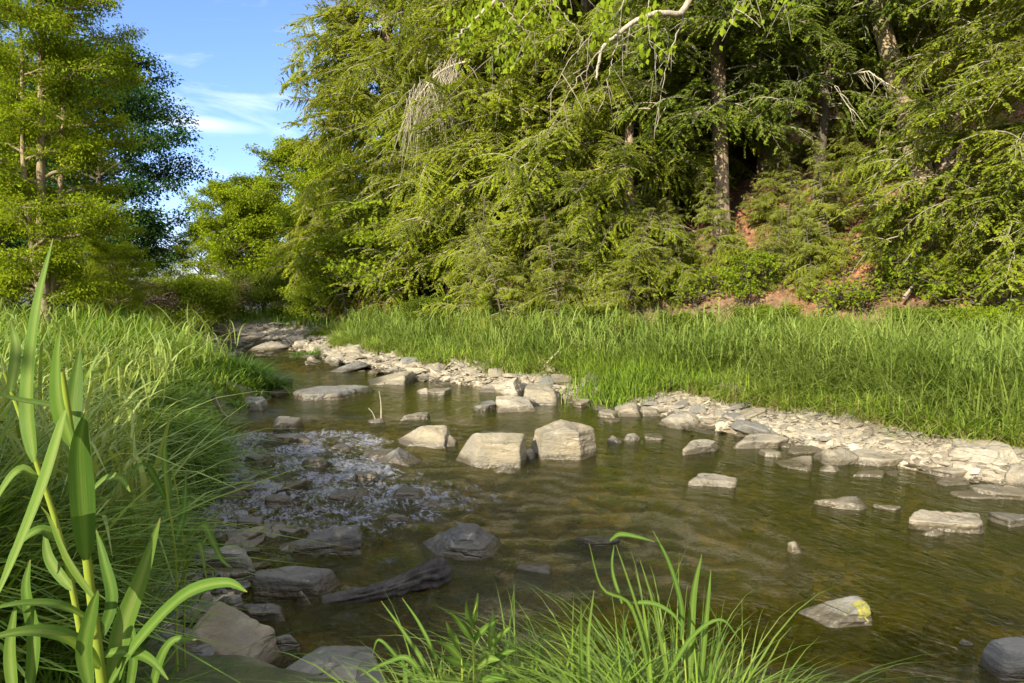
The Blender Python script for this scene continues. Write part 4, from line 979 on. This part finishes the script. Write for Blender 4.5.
def grass_obj(name, base, rg, hmin, hmax, wid, mat, label, droop=(.1, .7), lean=.25, hscale=None, clump=True):
    n = len(base); cl = vnoise(base * np.array([1.6, 1.6, 0]), 77)
    h = rg.uniform(hmin, hmax, n) * (1 + .22 * cl) * (1 if hscale is None else hscale)
    az = rg.uniform(0, 6.28, n); ti = np.clip(.5 + .25 * cl + rg.normal(0, .17, n), 0, 1)
    V, Fq, T = blades(rg, base, h, wid * rg.uniform(.6, 1.3, n), az, rg.normal(0, lean, n), rg.uniform(*droop, n), ti)
    me = mesh_np(name, V, Fq, M[mat], True, dict(tint=T))
    return tag(link(name, me), label, None, None, 'stuff')

rg = np.random.default_rng(11)
def tussocks(name, cx, cy, per, R0, hmin, hmax, wid, mat, label, hsc, droop=(.15, .9)):
    k = np.repeat(np.arange(len(cx)), per); n = len(k)
    r = R0 * np.abs(rg.normal(0, 1, n)) * rg.uniform(.6, 1.4, len(cx))[k]; a = rg.uniform(0, 6.28, n)
    x = cx[k] + r * np.cos(a); y = cy[k] + r * np.sin(a)
    b = np.stack([x, y, ground(x, y) - .02], -1)
    hk = rg.uniform(.62, 1.22, len(cx))[k] * hsc[k]; h = rg.uniform(hmin, hmax, n) * hk * (1 - .25 * np.clip(r / R0 / 2, 0, 1))
    tk = rg.normal(.5, .16, len(cx))[k]; ak = rg.uniform(0, 6.28, len(cx))[k]; lk = np.abs(rg.normal(0, .18, len(cx)))[k]
    az = np.where(rg.random(n) < .7, a + rg.normal(0, .6, n), ak)
    V, Fq, T = blades(rg, b, h, wid(y) * rg.uniform(.6, 1.3, n), az, .06 + .30 * r / R0 * rg.uniform(.3, 1, n) + lk, rg.uniform(*droop, n), np.clip(tk + rg.normal(0, .15, n), 0, 1), 6)
    return tag(link(name, mesh_np(name, V, Fq, M[mat], True, dict(tint=T))), label, None, None, 'stuff')
def dens_y(n, a, b, p=1.): # density falling with distance
    u = rg.uniform(0, 1, n); return 1 / ((1 / a ** p) * (1 - u) + u / b ** p) ** (1 / p)
# right bank belt
n = 66000; y = dens_y(n, 5., 21, .7)
lo = xr(y) + 1.25 - .05 * sstep(9.5, 11, y) + .30 * vnoise(np.stack([y * 1.7, y * 0, y * 0], -1), 6); hi = np.maximum(xf(y) - .25, lo + .6)
u = rg.uniform(0, 1, n) ** 1.35; x = lo + (hi - lo) * u
ok = (x / y < .95) & (x / y > -.5); x, y, lo = x[ok], y[ok], lo[ok]
ok = vnoise(np.stack([x * 1.5, y * 1.5, 0 * x], -1), 55) < .28 + .5 * rg.random(len(x)); x, y, lo = x[ok], y[ok], lo[ok]
edge = sstep(0, .8, x - lo)
sel = rg.random(len(x)) < 1750 / len(x); x, y, edge = x[sel], y[sel], edge[sel]
hs = (.5 + .5 * edge) * np.interp(512 + F * x / y, [400, 560, 690, 740, 1024], [.8, .72, .75, 1.05, .98]) * (1 + .28 * vnoise(np.stack([x * 1.1, y * 1.1, 0 * x], -1), 91))
hz_ = rg.random(len(x)) < .3
tussocks('grass', x[~hz_], y[~hz_], 36, .11, .6, 1.12, lambda y: .0115 * (1 + y / 14), 'grass_blue', 'tall pale grass tussocks of the right bank belt', hs[~hz_])
tussocks('grass', x[hz_], y[hz_], 40, .13, .5, 1.0, lambda y: .009 * (1 + y / 14), 'grass', 'yellower grass tussocks mixed through the right bank belt', hs[hz_] * .92, (.3, 1.1))
n = 9000; y = dens_y(n, 5., 19, .7); lo = xr(y) + 1.5; hi = np.maximum(xf(y) - .3, lo + .5); x = lo + (hi - lo) * rg.uniform(0, 1, n) ** 1.3
ok = (x / y < .95) & (x / y > -.5); x, y = x[ok], y[ok]
grass_obj('reed_grass', np.stack([x, y, ground(x, y) + rg.uniform(.2, .7, len(x))], -1), rg, .25, .55, .018, 'grass_blue', 'broad arching leaves of reed grass through the right bank belt', (.3, 1.05), .5)
n = 9000; y = dens_y(n, 5., 19, .7); x = xr(y) + 1.05 + .30 * vnoise(np.stack([y * 1.7, y * 0, y * 0], -1), 6) + np.abs(rg.normal(0, .22, n))
grass_obj('grass', np.stack([x, y, ground(x, y) - .02], -1), rg, .22, .6, .008 * (1 + y / 14), 'grass', 'lower yellowish grass fringe over the shingle', (.4, 1.2), .5)
n = 3500; y = dens_y(n, 5., 19, .7); x = xr(y) + 1.02 + .30 * vnoise(np.stack([y * 1.7, y * 0, y * 0], -1), 6) + np.abs(rg.normal(0, .2, n))
grass_obj('dry_grass', np.stack([x, y, ground(x, y) - .02], -1), rg, .15, .45, .008 * (1 + y / 14), 'straw', 'dry straw at the foot of the right bank grass', (.3, 1.2), .6)
# tongues hanging to the water
n = 5200; k = rg.integers(0, 5, n); cxy = np.array([wat(620, 402)[:2], wat(655, 398)[:2], wat(560, 378)[:2], wat(700, 396)[:2], wat(610, 392)[:2]])[k]
x = cxy[:, 0] + rg.normal(0, .3, n); y = cxy[:, 1] + rg.normal(0, .3, n)
grass_obj('grass', np.stack([x, y, ground(x, y) - .02], -1), rg, .35, .75, .013, 'grass', 'grass tongues hanging over the stones to the water', (.3, 1.), .3)
# far banks
n = 16000; y = rg.uniform(14, 34, n); x = rg.uniform(0, 1, n) * 26 - 28 + .3 * (34 - y)
ld_, rd_, sd_ = zones(x, y); ok = (np.minimum(ld_, rd_) < -1.1) & (x / y < -.1) & (x / y > -1.0)
x, y = x[ok], y[ok]
grass_obj('grass', np.stack([x, y, ground(x, y) - .02], -1), rg, .3, .7, .03, 'grass_deep', 'deep green grass around the far gravel bar', (.1, .6), .25)
# left meadow
n = 62000; y = dens_y(n, 1.6, 30, 1.)
x = xl(y) - np.where(y > 6.2, .08, .28) - (rg.uniform(0, 1, n) ** 1.4) * (1.1 + .95 * y)
ok = (x / y > -1.15) & ~((y < 2.6) & (x / y > -.9)) & ~((y < 3.5) & (x / y > -.6)) & ~((y < 4.6) & (x / y > -.47)); x, y = x[ok], y[ok]
ol = (xl(y) - x)
hs = .26 + .74 * sstep(0, 1.9, ol) - .15 * sstep(14, 26, y)
sel = rg.random(len(x)) < 2300 / len(x); x, y, hs = x[sel], y[sel], hs[sel]
tussocks('grass', x, y, 30, .10, .5, 1.05, lambda y: .0135 * (1 + y / 11), 'grass_deep', 'tall green meadow grass on the left bank', hs, (.15, 1.))
n = 9000; y = rg.uniform(.9, 2.9, n); x = -y * rg.uniform(.5, 1.3, n) - .15
ok = (x < xl(y) - .12) & ((y < 2.3) | (x / y < -.6)) & (np.hypot(x, y) > .8); x, y = x[ok], y[ok]
grass_obj('grass', np.stack([x, y, ground(x, y) - .02], -1), rg, .18, .42, .008, 'grass_deep', 'low dark grass under the broad-leaved plant', (.3, 1.1), .45)
# broad reed-grass leaves standing out of the meadow
n = 5200; y = dens_y(n, 2.2, 20, 1.); x = xl(y) - .4 - (rg.uniform(0, 1, n) ** 1.2) * (.8 + .9 * y)
ok = (x / y > -1.1) & (x / y < -.55 + .03 * np.clip(y - 5, 0, 9)); x, y = x[ok], y[ok]; b = np.stack([x, y, ground(x, y) + rg.uniform(.1, .55, len(x))], -1)
grass_obj('reed_grass', b, rg, .4, .75,   .014 * (1 + y / 14), 'grass_blue', 'broad pale leaves of reed grass through the left meadow', (.3, 1.05), .45)

# sedge tufts: things of their own
def tuft(label, pos, n, R0, h0, h1, wid, mat, seed, droop=(.4, 1.15), name='sedge_tuft', group=None, bias=None, lean=.3):
    rg = np.random.default_rng(seed); a = rg.uniform(0, 6.28, n); r = R0 * np.sqrt(rg.uniform(0, 1, n))
    x = r * np.cos(a); y = r * np.sin(a); b = np.stack([x, y, 0 * x], -1)
    b[:, 2] = ground(pos[0] + x, pos[1] + y) - pos[2] - .03
    az = a + rg.normal(0, .7, n)
    if bias is not None: az = bias + rg.normal(0, .9, n)
    V, Fq, T = blades(rg, b, rg.uniform(h0, h1, n), wid * rg.uniform(.6, 1.3, n), az, np.abs(rg.normal(.15, lean, n)), rg.uniform(*droop, n), np.clip(rg.normal(.5, .2, n), 0, 1), 7)
    return tag(link(name, mesh_np(name, V, Fq, M[mat], True, dict(tint=T)), None, pos), label, 'grass tuft', group)
GT = 'sedge tufts along the banks'
tuft('dark drooping sedge tuft overhanging the shelf-like stone at the left shore', gpos(-2.8, 5.3), 1300, .45, .4, .7, .008, 'sedge', 1, group=GT, bias=-.2)
tuft('drooping sedge tuft where the left bank bulges toward the riffle', gpos(-3.75, 6.6), 1300, .45, .35, .65, .009, 'sedge', 2, group=GT, bias=-.3)
tuft('round grass tuft on the ledge stone upstream on the left bank', gpos(-4.15, 10.6), 1600, .5, .35, .65, .012, 'sedge', 3, group=GT)
tuft('sedge tuft nearest the bottom left stones', gpos(-2.5, 3.9), 700, .35, .4, .65, .008, 'sedge', 7, group=GT, bias=-.3)
p = wat(305, 352, .1); tuft('small grass tuft on the far gravel bar', gpos(p[0], p[1]), 500, .3, .15, .4, .02, 'sedge', 4, group=GT)
p = wat(262, 350, .1); tuft('yellowish grass tuft at the left end of the far gravel bar', gpos(p[0], p[1]), 500, .35, .12, .35, .02, 'grass', 5, group=GT)
p = wat(653, 418, .1); tuft('little grass tuft in the shingle right of the hanging grass', gpos(p[0], p[1]), 300, .12, .12, .3, .009, 'grass', 6, group=GT)

# ------------------------------------------------------------------ near plants
def cat_rom(C, n):
    C = np.asarray(C, float); P = np.vstack([2 * C[0] - C[1], C, 2 * C[-1] - C[-2]]); out = []
    m_ = len(C) - 1
    for u in np.linspace(0, m_, n):
        i = min(int(u), m_ - 1); t = u - i; a, b, c, d = P[i:i + 4]
        out.append(.5 * ((2 * b) + (c - a) * t + (2 * a - 5 * b + 4 * c - d) * t * t + (3 * b - a - 3 * c + d) * t ** 3))
    return np.array(out)

def leaf_strip(C, wid, face, fold=.22, n=18, shape='lance', twist=0.):
    """folded ribbon along points C, widest below its middle; face: rough direction its upper side looks"""
    P = cat_rom(C, n); T = np.gradient(P, axis=0); T /= np.linalg.norm(T, axis=1)[:, None]
    t = np.linspace(0, 1, n)
    f = np.asarray(face, float); f = f / np.linalg.norm(f)
    sd = np.cross(T, f); sd /= np.linalg.norm(sd, axis=1)[:, None] + 1e-9; up = np.cross(sd, T)
    if twist:
        a = (twist * t)[:, None]; sd, up = sd * np.cos(a) + up * np.sin(a), up * np.cos(a) - sd * np.sin(a)
    w_ = wid * ((np.sin(np.pi * np.clip(t, .0, 1) ** .7) ** .8 * .8 + .2 * (1 - t)) if shape == 'lance' else (1 - t ** 3) * np.minimum(1, .5 + 2 * t)) / 2 + .0006
    wl = w_[:, None]
    V = np.stack([P - sd * wl + up * wl * fold, P - sd * wl * .5 + up * wl * fold * .45, P, P + sd * wl * .5 + up * wl * fold * .45, P + sd * wl + up * wl * fold], 1).reshape(-1, 3)
    i = np.arange(n - 1)[:, None] * 5; j = np.arange(4)[None]
    return V, np.stack([i + j, i + j + 1, i + j + 6, i + j + 5], -1).reshape(-1, 4)

def pts(L, Yd, dY=0.):
    n = len(L); return [at(a, b, Yd + dY * i / max(1, n - 1)) for i, (a, b) in enumerate(L)]

def near_plant(name, label, cat, base, stems, leaves, mat='near', leafname='leaf', group=None):
    o = empty(name, base, label, cat, group); B = np.array(base)
    for (L, Yd, dY, r0) in stems:
        P = cat_rom(pts(L, Yd, dY), 14); P[0] = P[0]
        g0 = ground(np.array([P[0, 0]]), np.array([P[0, 1]]))[0]
        P = np.vstack([[P[0, 0], P[0, 1], g0 - .02], P]) if P[0, 2] > g0 + .03 else P
        V, Fq = tube(P, np.linspace(r0, r0 * .45, len(P)), 8)
        link('stem', mesh_np('stem', V - B, Fq, M['stem'], True, dict(tint=np.full(len(V), .55))), o)
    mat = 'near_leaf'
    for i, (L, Yd, dY, wpx, face, kind) in enumerate(leaves):
        C = pts(L, Yd, dY); V, Fq = leaf_strip(C, wpx * .86 * Yd / F, face, shape=kind, fold=.25)
        rgl = np.random.default_rng(i); link(leafname, mesh_np(leafname, V - B, Fq, M[mat], True, dict(tint=rgl.uniform(.2, .6) + np.tile([-.05, 0, .4, 0, -.05], len(V) // 5) + 0., vein=np.tile([-1., -.5, 0, .5, 1.], len(V) // 5), run=np.repeat(np.linspace(0, 1, len(V) // 5), 5))), o)
    return o

UPF = (-.3, -.8, .6)
near_plant('broad_leaved_plant', 'tall broad-leaved grassy plant close to the camera in the bottom left corner', 'plant', gpos(-.70, .92),
    [([(104, 700), (94, 620), (82, 520), (72, 440), (62, 372)], .95, .0, .0078), ([(92, 700), (66, 560), (32, 450), (4, 372)], 1.02, .02, .0055)],
    [([(34, 462), (28, 400), (37, 310), (53, 238)], .98, .06, 24, UPF, 'lance'),
     ([(73, 448), (60, 405), (58, 360), (61, 328)], .93, -.03, 27, UPF, 'lance'),
     ([(70, 435), (74, 395), (80, 348)], .97, .04, 20, (.4, -.8, .3), 'lance'),
     ([(86, 560), (82, 495), (80, 445), (86, 410)], .94, -.03, 27, (.5, -.8, .2), 'lance'),
     ([(66, 410), (46, 480), (16, 555), (-14, 620)], .90, -.12, 26, (-.5, -.7, .6), 'lance'),
     ([(66, 408), (40, 404), (10, 398), (-20, 385)], .95, -.05, 12, (0, -.4, 1), 'lance'),
     ([(92, 622), (60, 606), (20, 604), (-20, 612)], .95, -.08, 15, (0, -.3, 1), 'lance'),
     ([(100, 668), (70, 640), (30, 632), (-20, 640)], .93, -.10, 24, (0, -.5, 1), 'lance'),
     ([(106, 690), (140, 640), (185, 595), (225, 583), (247, 592)], .95, -.06, 20, (-.3, -.7, .8), 'lance'),
     ([(112, 690), (122, 630), (142, 575), (160, 518)], .96, .05, 24, (.4, -.9, .2), 'lance'),
     ([(96, 600), (70, 560), (52, 520), (40, 505)], .93, -.05, 20, (-.5, -.8, .5), 'lance'),
     ([(100, 640), (112, 600), (104, 560), (96, 530)], .98, .05, 14, (.3, -.9, .2), 'lance'),
     ([(90, 690), (84, 650), (92, 610), (98, 590)], .9, 0, 18, (.4, -.9, .1), 'lance'),
     ([(40, 480), (20, 470), (2, 490), (-12, 520)], 1.0, -.05, 13, (-.3, -.8, .5), 'lance'), ([(10, 392), (16, 350), (10, 320)], 1.03, .03, 12, (.3, -.9, .1), 'lance'), ([(80, 505), (104, 480), (120, 478), (130, 492)], .97, -.04, 11, (0, -.6, .8), 'lance'),
     ([(58, 540), (40, 530), (18, 545), (4, 570)], 1.0, -.05, 13, (-.2, -.7, .7), 'lance'), ([(72, 590), (50, 560), (44, 530)], 1.0, .03, 13, (.3, -.9, .1), 'lance'), ([(100, 655), (128, 652), (150, 660), (168, 680)], .96, -.05, 13, (.2, -.7, .8), 'lance'),
     ([(28, 700), (34, 640), (26, 590), (30, 560)], .9, .03, 15, (.2, -.9, .2), 'lance'), ([(150, 700), (160, 660), (174, 640), (196, 640)], 1.1, 0, 11, (.1, -.8, .6), 'lance'), ([(14, 700), (10, 650), (16, 600)], .88, .02, 14, (.2, -.9, .2), 'lance'), ([(128, 700), (134, 650), (128, 610)], 1.1, .03, 10, (.3, -.9, .2), 'lance')])
near_plant('reed_stalk', 'slim reed stalk with curled leaves rising before the shaded sedge', 'plant', gpos(-1.1, 2.2),
    [([(176, 640), (176, 560), (166, 490), (164, 448)], 2.1, 0, .005), ([(184, 640), (184, 560), (178, 500), (172, 470)], 2.15, 0, .004)],
    [([(178, 570), (190, 540), (203, 525), (212, 540), (222, 560), (232, 568)], 2.1, -.1, 9, (0, -.6, .8), 'lance'),
     ([(166, 520), (168, 490), (164, 455), (166, 440)], 2.1, .1, 9, (.4, -.9, .1), 'lance'), ([(176, 540), (184, 510), (186, 470)], 2.1, .1, 8, (.4, -.9, .1), 'lance'),
     ([(166, 500), (150, 470), (140, 465), (130, 480)], 2.1, -.1, 8, (0, -.6, .8), 'lance'), ([(176, 600), (190, 560), (200, 545), (208, 590)], 2.1, -.1, 8, (0, -.6, .8), 'lance')])
near_plant('leafy_herb', 'leafy green herb with pointed leaves at the bottom edge, left of the bent grass', 'plant', gpos(-.13, 1.75),
    [([(474, 705), (474, 660), (472, 625), (477, 602)], 1.75, 0, .004), ([(462, 705), (462, 665), (458, 640)], 1.72, 0, .003), ([(488, 705), (490, 665), (491, 640)], 1.8, 0, .003)],
    [(L, Y_, d_, w_, f_, 'lance') for (L, Y_, d_, w_, f_) in [
        ([(475, 622), (475, 610), (478, 593)], 1.75, .02, 7, (.3, -.9, .2)), ([(474, 628), (468, 615), (466, 600)], 1.75, -.02, 7, (0, -.9, .2)), ([(473, 640), (462, 625), (450, 612)], 1.75, -.05, 9, UPF),
        ([(474, 640), (486, 628), (498, 620)], 1.75, -.04, 8, UPF), ([(490, 650), (492, 628), (493, 610)], 1.8, .04, 9, (.3, -.9, .2)), ([(490, 650), (500, 636), (511, 627)], 1.8, -.03, 9, UPF),
        ([(462, 660), (450, 648), (435, 640)], 1.72, -.06, 9, UPF), ([(460, 650), (452, 634), (446, 622)], 1.72, 0, 8, UPF), ([(470, 665), (456, 662), (440, 655)], 1.74, -.06, 11, UPF),
        ([(475, 668), (488, 660), (500, 660)], 1.75, -.05, 11, UPF), ([(466, 680), (452, 680), (440, 674)], 1.73, -.06, 12, UPF), ([(478, 685), (495, 678), (508, 680)], 1.76, -.05, 11, UPF), ([(488, 668), (502, 655), (516, 650)], 1.8, -.04, 10, UPF)]])
BL = [([(649, 700), (646, 660), (630, 605), (602, 588), (589, 543)], 4, 0), ([(622, 604), (612, 570), (614, 545)], 4, 0), ([(610, 541), (620, 535), (636, 537), (655, 542)], 7, 1), ([(681, 640), (681, 605), (669, 563), (653, 531)], 6, 0),
      ([(652, 690), (646, 640), (634, 598), (616, 545)], 4, 0), ([(689, 690), (690, 640), (694, 590), (702, 554)], 11, 0), ([(630, 603), (653, 604), (672, 614), (685, 632)], 6, 1),
      ([(700, 690), (704, 640), (708, 600), (711, 570)], 7, 0), ([(584, 700), (581, 650), (581, 604)], 5, 0), ([(590, 700), (588, 640), (594, 590)], 5, 0), ([(670, 690), (660, 640), (652, 600), (640, 560)], 4, 0),
      ([(640, 700), (628, 660), (624, 630), (629, 610)], 4, 0), ([(660, 690), (690, 640), (720, 620), (740, 640)], 5, 1)]
near_plant('bent_grass', 'tall bent grass blades hooking over at the bottom centre', 'plant', gpos(.40, 1.72), [([(652, 705), (645, 650), (632, 604)], 1.75, 0, .0028), ([(688, 705), (684, 650), (681, 620)], 1.78, 0, .0028)],
    [(L, 1.75 + .02 * (i % 3), .05 * (1 if i % 2 else -1), w_, (0, -.5, .9) if f_ else (.25, -.95, .15), 'blade') for i, (L, w_, f_) in enumerate(BL)], leafname='blade')
BL = [([(440, 705), (424, 665), (402, 630), (381, 601)], 4.5), ([(446, 705), (436, 660), (420, 625), (402, 598)], 4.5), ([(436, 700), (410, 660), (388, 662), (360, 676)], 6), ([(430, 700), (405, 668), (380, 640), (372, 655)], 4), ([(410, 700), (405, 680), (408, 655)], 6),
      ([(525, 705), (522, 660), (530, 632)], 4), ([(535, 705), (532, 660), (545, 636), (560, 640)], 4), ([(548, 705), (545, 665), (538, 640)], 4)]
near_plant('grass_clump', 'thin arching grass blades left of the leafy herb over the water', 'plant', gpos(-.25, 1.7), [], [(L, 1.7 + .03 * i, .05, w_, (.2, -.9, .4), 'blade') for i, (L, w_) in enumerate(BL)], leafname='blade')
def near_tuft(label, x, y, n, R0, h0, h1, w_, seed, bias=None):
    tuft(label, gpos(x, y), n, R0, h0, h1, w_, 'near', seed, (.6, 1.35), 'grass_tuft', 'grass tufts at the bottom edge', bias)
near_tuft('mound of arching bright grass at the bottom edge under the bent blades', .42, 1.52, 1100, .17, .45, .8, .007, 21)
near_tuft('arching grass mound right of the bent blades, drooping over the water', .50, 1.55, 420, .09, .38, .62, .006, 23, -.1)
near_tuft('low bright grass between the leafy herb and the bent blades', .15, 1.56, 700, .22, .35, .68, .006, 22)
near_tuft('low bright grass at the foot of the leafy herb', -.15, 1.54, 420, .17, .3, .58, .006, 24)

par = next(o for o in bpy.data.objects if str(o.get('label', '')).startswith('hemlock second from the sky gap'))
rg = np.random.default_rng(77); a = Acc()
limb = cat_rom(pts([(470, 60), (440, 72), (415, 100)], 17.2, -.4), 30); a.tube(limb, np.linspace(.035, .012, 30), 5)
for q_ in range(150):
    b = limb[rg.integers(4, 30)] + rg.normal(0, .12, 3); l_ = rg.uniform(.6, 2.1); t_ = np.linspace(0, 1, 7)[:, None]; d_ = np.array([rg.normal(0, .28), rg.normal(0, .25), 0])
    a.tube(b + d_ * t_ * l_ + np.array([0, 0, -1.]) * l_ * t_ ** 1.4 + rg.normal(0, .02, (7, 3)) * t_, np.linspace(.008, .003, 7), 3)
me = a.mesh('dead_twigs', M['dead']); cw = np.concatenate(a.V) - np.array(par.location); cz, sz = math.cos(-par.rotation_euler.z), math.sin(-par.rotation_euler.z)
cl_ = np.stack([cw[:, 0] * cz - cw[:, 1] * sz, cw[:, 0] * sz + cw[:, 1] * cz, cw[:, 2]], -1) / par.scale.x
me.vertices.foreach_set('co', cl_.astype(np.float32).ravel()); me.update(); link('dead_twigs', me, par)['kind'] = 'stuff'

# ------------------------------------------------------------------ dead wood
def wood_obj(name, label, cat, paths, mat, group=None):
    a = Acc()
    for P, r0, r1, k in paths:
        P = cat_rom(P, max(8, 5 * len(P))); rr = np.linspace(r0, r1, len(P)); a.tube(P, rr * (1 + .1 * np.sin(np.arange(len(P)) * 1.9)), k)
    me = a.mesh(name, M[mat]); c = a.V[0].mean(0)
    co = np.concatenate(a.V) - c; me.vertices.foreach_set('co', co.astype(np.float32).ravel()); me.update()
    return tag(link(name, me, None, c), label, cat, group)
wood_obj('stick', 'bleached stick slanting from the left bank into the water', 'stick', [([wat(213, 398, .45), wat(222, 413, .12), wat(232, 421, -.03)], .028, .016, 6)], 'dead')
p = wat(545, 368, .3); wood_obj('stick', 'bare stick poking up beside the brown pointed stone', 'stick', [([at(540, 372, p[1]), at(550, 360, p[1]), at(559, 351, p[1] + .1)], .03, .012, 6)], 'dead')
p = wat(380, 420); wood_obj('twig', 'thin forked twig standing upright in the shallow water', 'twig', [([at(381, 423, p[1]), at(381, 405, p[1]), at(379, 391, p[1])], .012, .005, 5), ([at(376, 421, p[1]), at(372, 412, p[1]), at(368, 408, p[1])], .008, .004, 4)], 'twig')
# log lying across the riffle, ridged
P = cat_rom([wat(322, 604, -.01), wat(352, 598, .0), wat(385, 590, .03), wat(415, 580, .05), wat(447, 571, .06)], 60); rg = np.random.default_rng(3)
k = 36; V, Fq = tube(P, .046 * (1 + .12 * np.sin(np.linspace(0, 9, 60))) * np.clip(np.linspace(.55, 1.15, 60), 0, 1), k)
ang = np.tile(np.arange(k), 60); along = np.repeat(np.arange(60), k)
rid = vnoise(np.stack([ang * .55, along * .04, 0 * ang], -1), 5) * .028 + vnoise(np.stack([ang * .8, along * .25, 0 * ang], -1), 6) * .018
V = V + (V - np.repeat(P, k, 0)) / .046 * rid[:, None]; c = P.mean(0); V = np.vstack([V, P[:1], P[-1:]]); nV = len(V)
j = np.arange(k); f3 = np.concatenate([np.stack([j * 0 + nV - 2, (j + 1) % k, j], -1), np.stack([j * 0 + nV - 1, 59 * k + j, 59 * k + (j + 1) % k], -1)])
tag(link('log', mesh_np('log', V - c, [Fq, f3], bark_mat('wet_log_bark', (.008, .0075, .007), (.065, .06, .054), 8), True), None, c), 'dark ridged waterlogged log lying across the riffle in front of the big dark boulder', 'log')
# fallen branch on the soil bank, roots at the hemlock foot
p = hit(912, 300); wood_obj('fallen_branch', 'bare forked branch lying on the soil bank at the right', 'branch', [([p + (-.3, -.3, .05), p + (.1, 0, .35), p + (.5, .2, .8)], .03, .012, 5), ([p + (.1, 0, .35), p + (0, .1, .6), p + (-.05, .1, .8)], .015, .006, 4)], 'twig')
p = hit(845, 310); wood_obj('fallen_branch', 'dark stick lying along the bare soil below the hollow', 'branch', [([p + (-.5, -.1, .05), p + (0, 0, .15), p + (.45, .15, .45)], .03, .015, 5)], 'bark_dark')
rg = np.random.default_rng(9); p = hit(372, 326); paths = []
for i in range(34):
    a = rg.uniform(-2.6, -.4); l_ = rg.uniform(.4, 1.1); b = p + (rg.normal(0, .45), .4, rg.uniform(.2, .9))
    paths.append(([b, b + np.array([math.cos(a) * l_ * .5, math.sin(a) * l_ * .4, rg.uniform(-.1, .2)]), b + np.array([math.cos(a) * l_, math.sin(a) * l_ * .7, -rg.uniform(.2, .7)])], .03, .01, 5))
wood_obj('root_tangle', 'reddish tangle of exposed roots at the hemlock foot upstream', 'roots', paths, 'root')

# overhanging birch with the pale crooked limb and light green hanging leaves
bp = gpos(6.0, 16.5); o = empty('birch_tree', bp, 'birch whose pale crooked limb and bright leaves hang in at the top centre', 'tree'); B = np.array(bp)
a = Acc(); tp = cat_rom([B + (0, 0, -.3), B + (-.4, -1, 3), B + (-1.4, -2.6, 6.), at(700, -60, 11.5)], 20); a.tube(tp, np.linspace(.2, .09, 20), 9)
me = a.mesh('trunk', M['bark']); me.vertices.foreach_set('co', (np.concatenate(a.V) - B).astype(np.float32).ravel()); link('trunk', me, o)
a = Acc(); lf = Acc(); rg = np.random.default_rng(5)
limbs = [([(700, -60), (686, 8), (660, 12), (635, 22), (605, 45), (598, 65), (597, 78)], 11.5, -1.2, .06), ([(686, 8), (676, 35), (668, 58), (662, 90), (655, 140)], 11.4, 0, .02), ([(640, -60), (620, 8), (600, 25), (570, 60), (548, 100)], 10.5, -.3, .02),
         ([(605, 45), (585, 70), (565, 100), (552, 128)], 10.4, 0, .016), ([(620, 35), (612, 60), (607, 85), (600, 110)], 10.6, 0, .013), ([(700, -60), (560, -20), (500, 0), (470, 25), (455, 40)], 11, -1.5, .04), ([(560, -20), (530, 10), (505, 40), (490, 60)], 10.2, -.3, .018),
         ([(760, -80), (752, -10), (736, 5), (732, 24)], 10., 0, .02), ([(760, -80), (782, -15), (785, 12)], 10., 0, .018), ([(540, -20), (560, 10), (578, 30), (583, 44)], 10.2, 0, .015), ([(654, -30), (648, 5), (650, 40), (660, 62)], 10.3, 0, .012), ([(500, 0), (520, 25), (540, 35)], 9.8, 0, .012)]
for (L, Yd, dY, r0) in limbs:
    P = cat_rom(pts(L, Yd, dY), 26) + rg.normal(0, .012, (26, 3)); a.tube(P, np.linspace(r0, r0 * .25, 26) * (1 if r0 > .03 else .6), 6)
    for j in range(4):
        i = rg.integers(6, 25); q = np.linspace(0, 1, 6)[:, None]; d = np.array([rg.normal(0, .5), rg.normal(0, .4), -rg.uniform(.3, 1.)]); a.tube(P[i] + d * q * rg.uniform(.3, .9) + np.array([0, 0, -.1]) * q ** 2, np.linspace(.007, .003, 6), 3)
for (px, py, n, sx, sy) in [(478, 20, 150, 26, 16), (500, 12, 130, 25, 14), (520, 35, 130, 22, 22), (505, 55, 70, 14, 14), (535, 15, 90, 20, 14), (463, 40, 36, 6, 7), (608, 8, 40, 8, 10), (600, 28, 26, 6, 12), (652, 30, 36, 4, 18), (648, 12, 20, 6, 8), (662, 60, 12, 6, 6), (734, 12, 26, 3, 9), (780, 6, 16, 5, 6), (640, 45, 12, 6, 5), (590, 38, 16, 4, 8), (560, 20, 40, 12, 14)]:
    c0 = at(px, py, 10.3); sc = 10.3 / F; m_ = n
    p = c0 + np.stack([rg.normal(0, sx * sc * .7, m_), rg.normal(0, .35, m_), rg.normal(0, sy * sc * .7, m_)], -1)
    ld_ = rg.normal(0, .45, (m_, 3)) + np.array([0, 0, -1.]); ld_ /= np.linalg.norm(ld_, axis=1)[:, None]
    nn = rg.normal(0, .6, (m_, 3)) + np.array([-.6, -.7, .3]); Ll = rg.uniform(.07, .13, m_)
    lf.add(*leaf_quads(p, ld_, nn, Ll, Ll * .65, np.clip(rg.normal(.6, .2, m_), 0, 1)))
for nm, ac, mt in (('limbs', a, 'twig'), ('leaves', lf, 'yellowleaf')):
    me = ac.mesh(nm, M[mt]); me.vertices.foreach_set('co', (np.concatenate(ac.V) - B).astype(np.float32).ravel()); me.update(); link(nm, me, o)
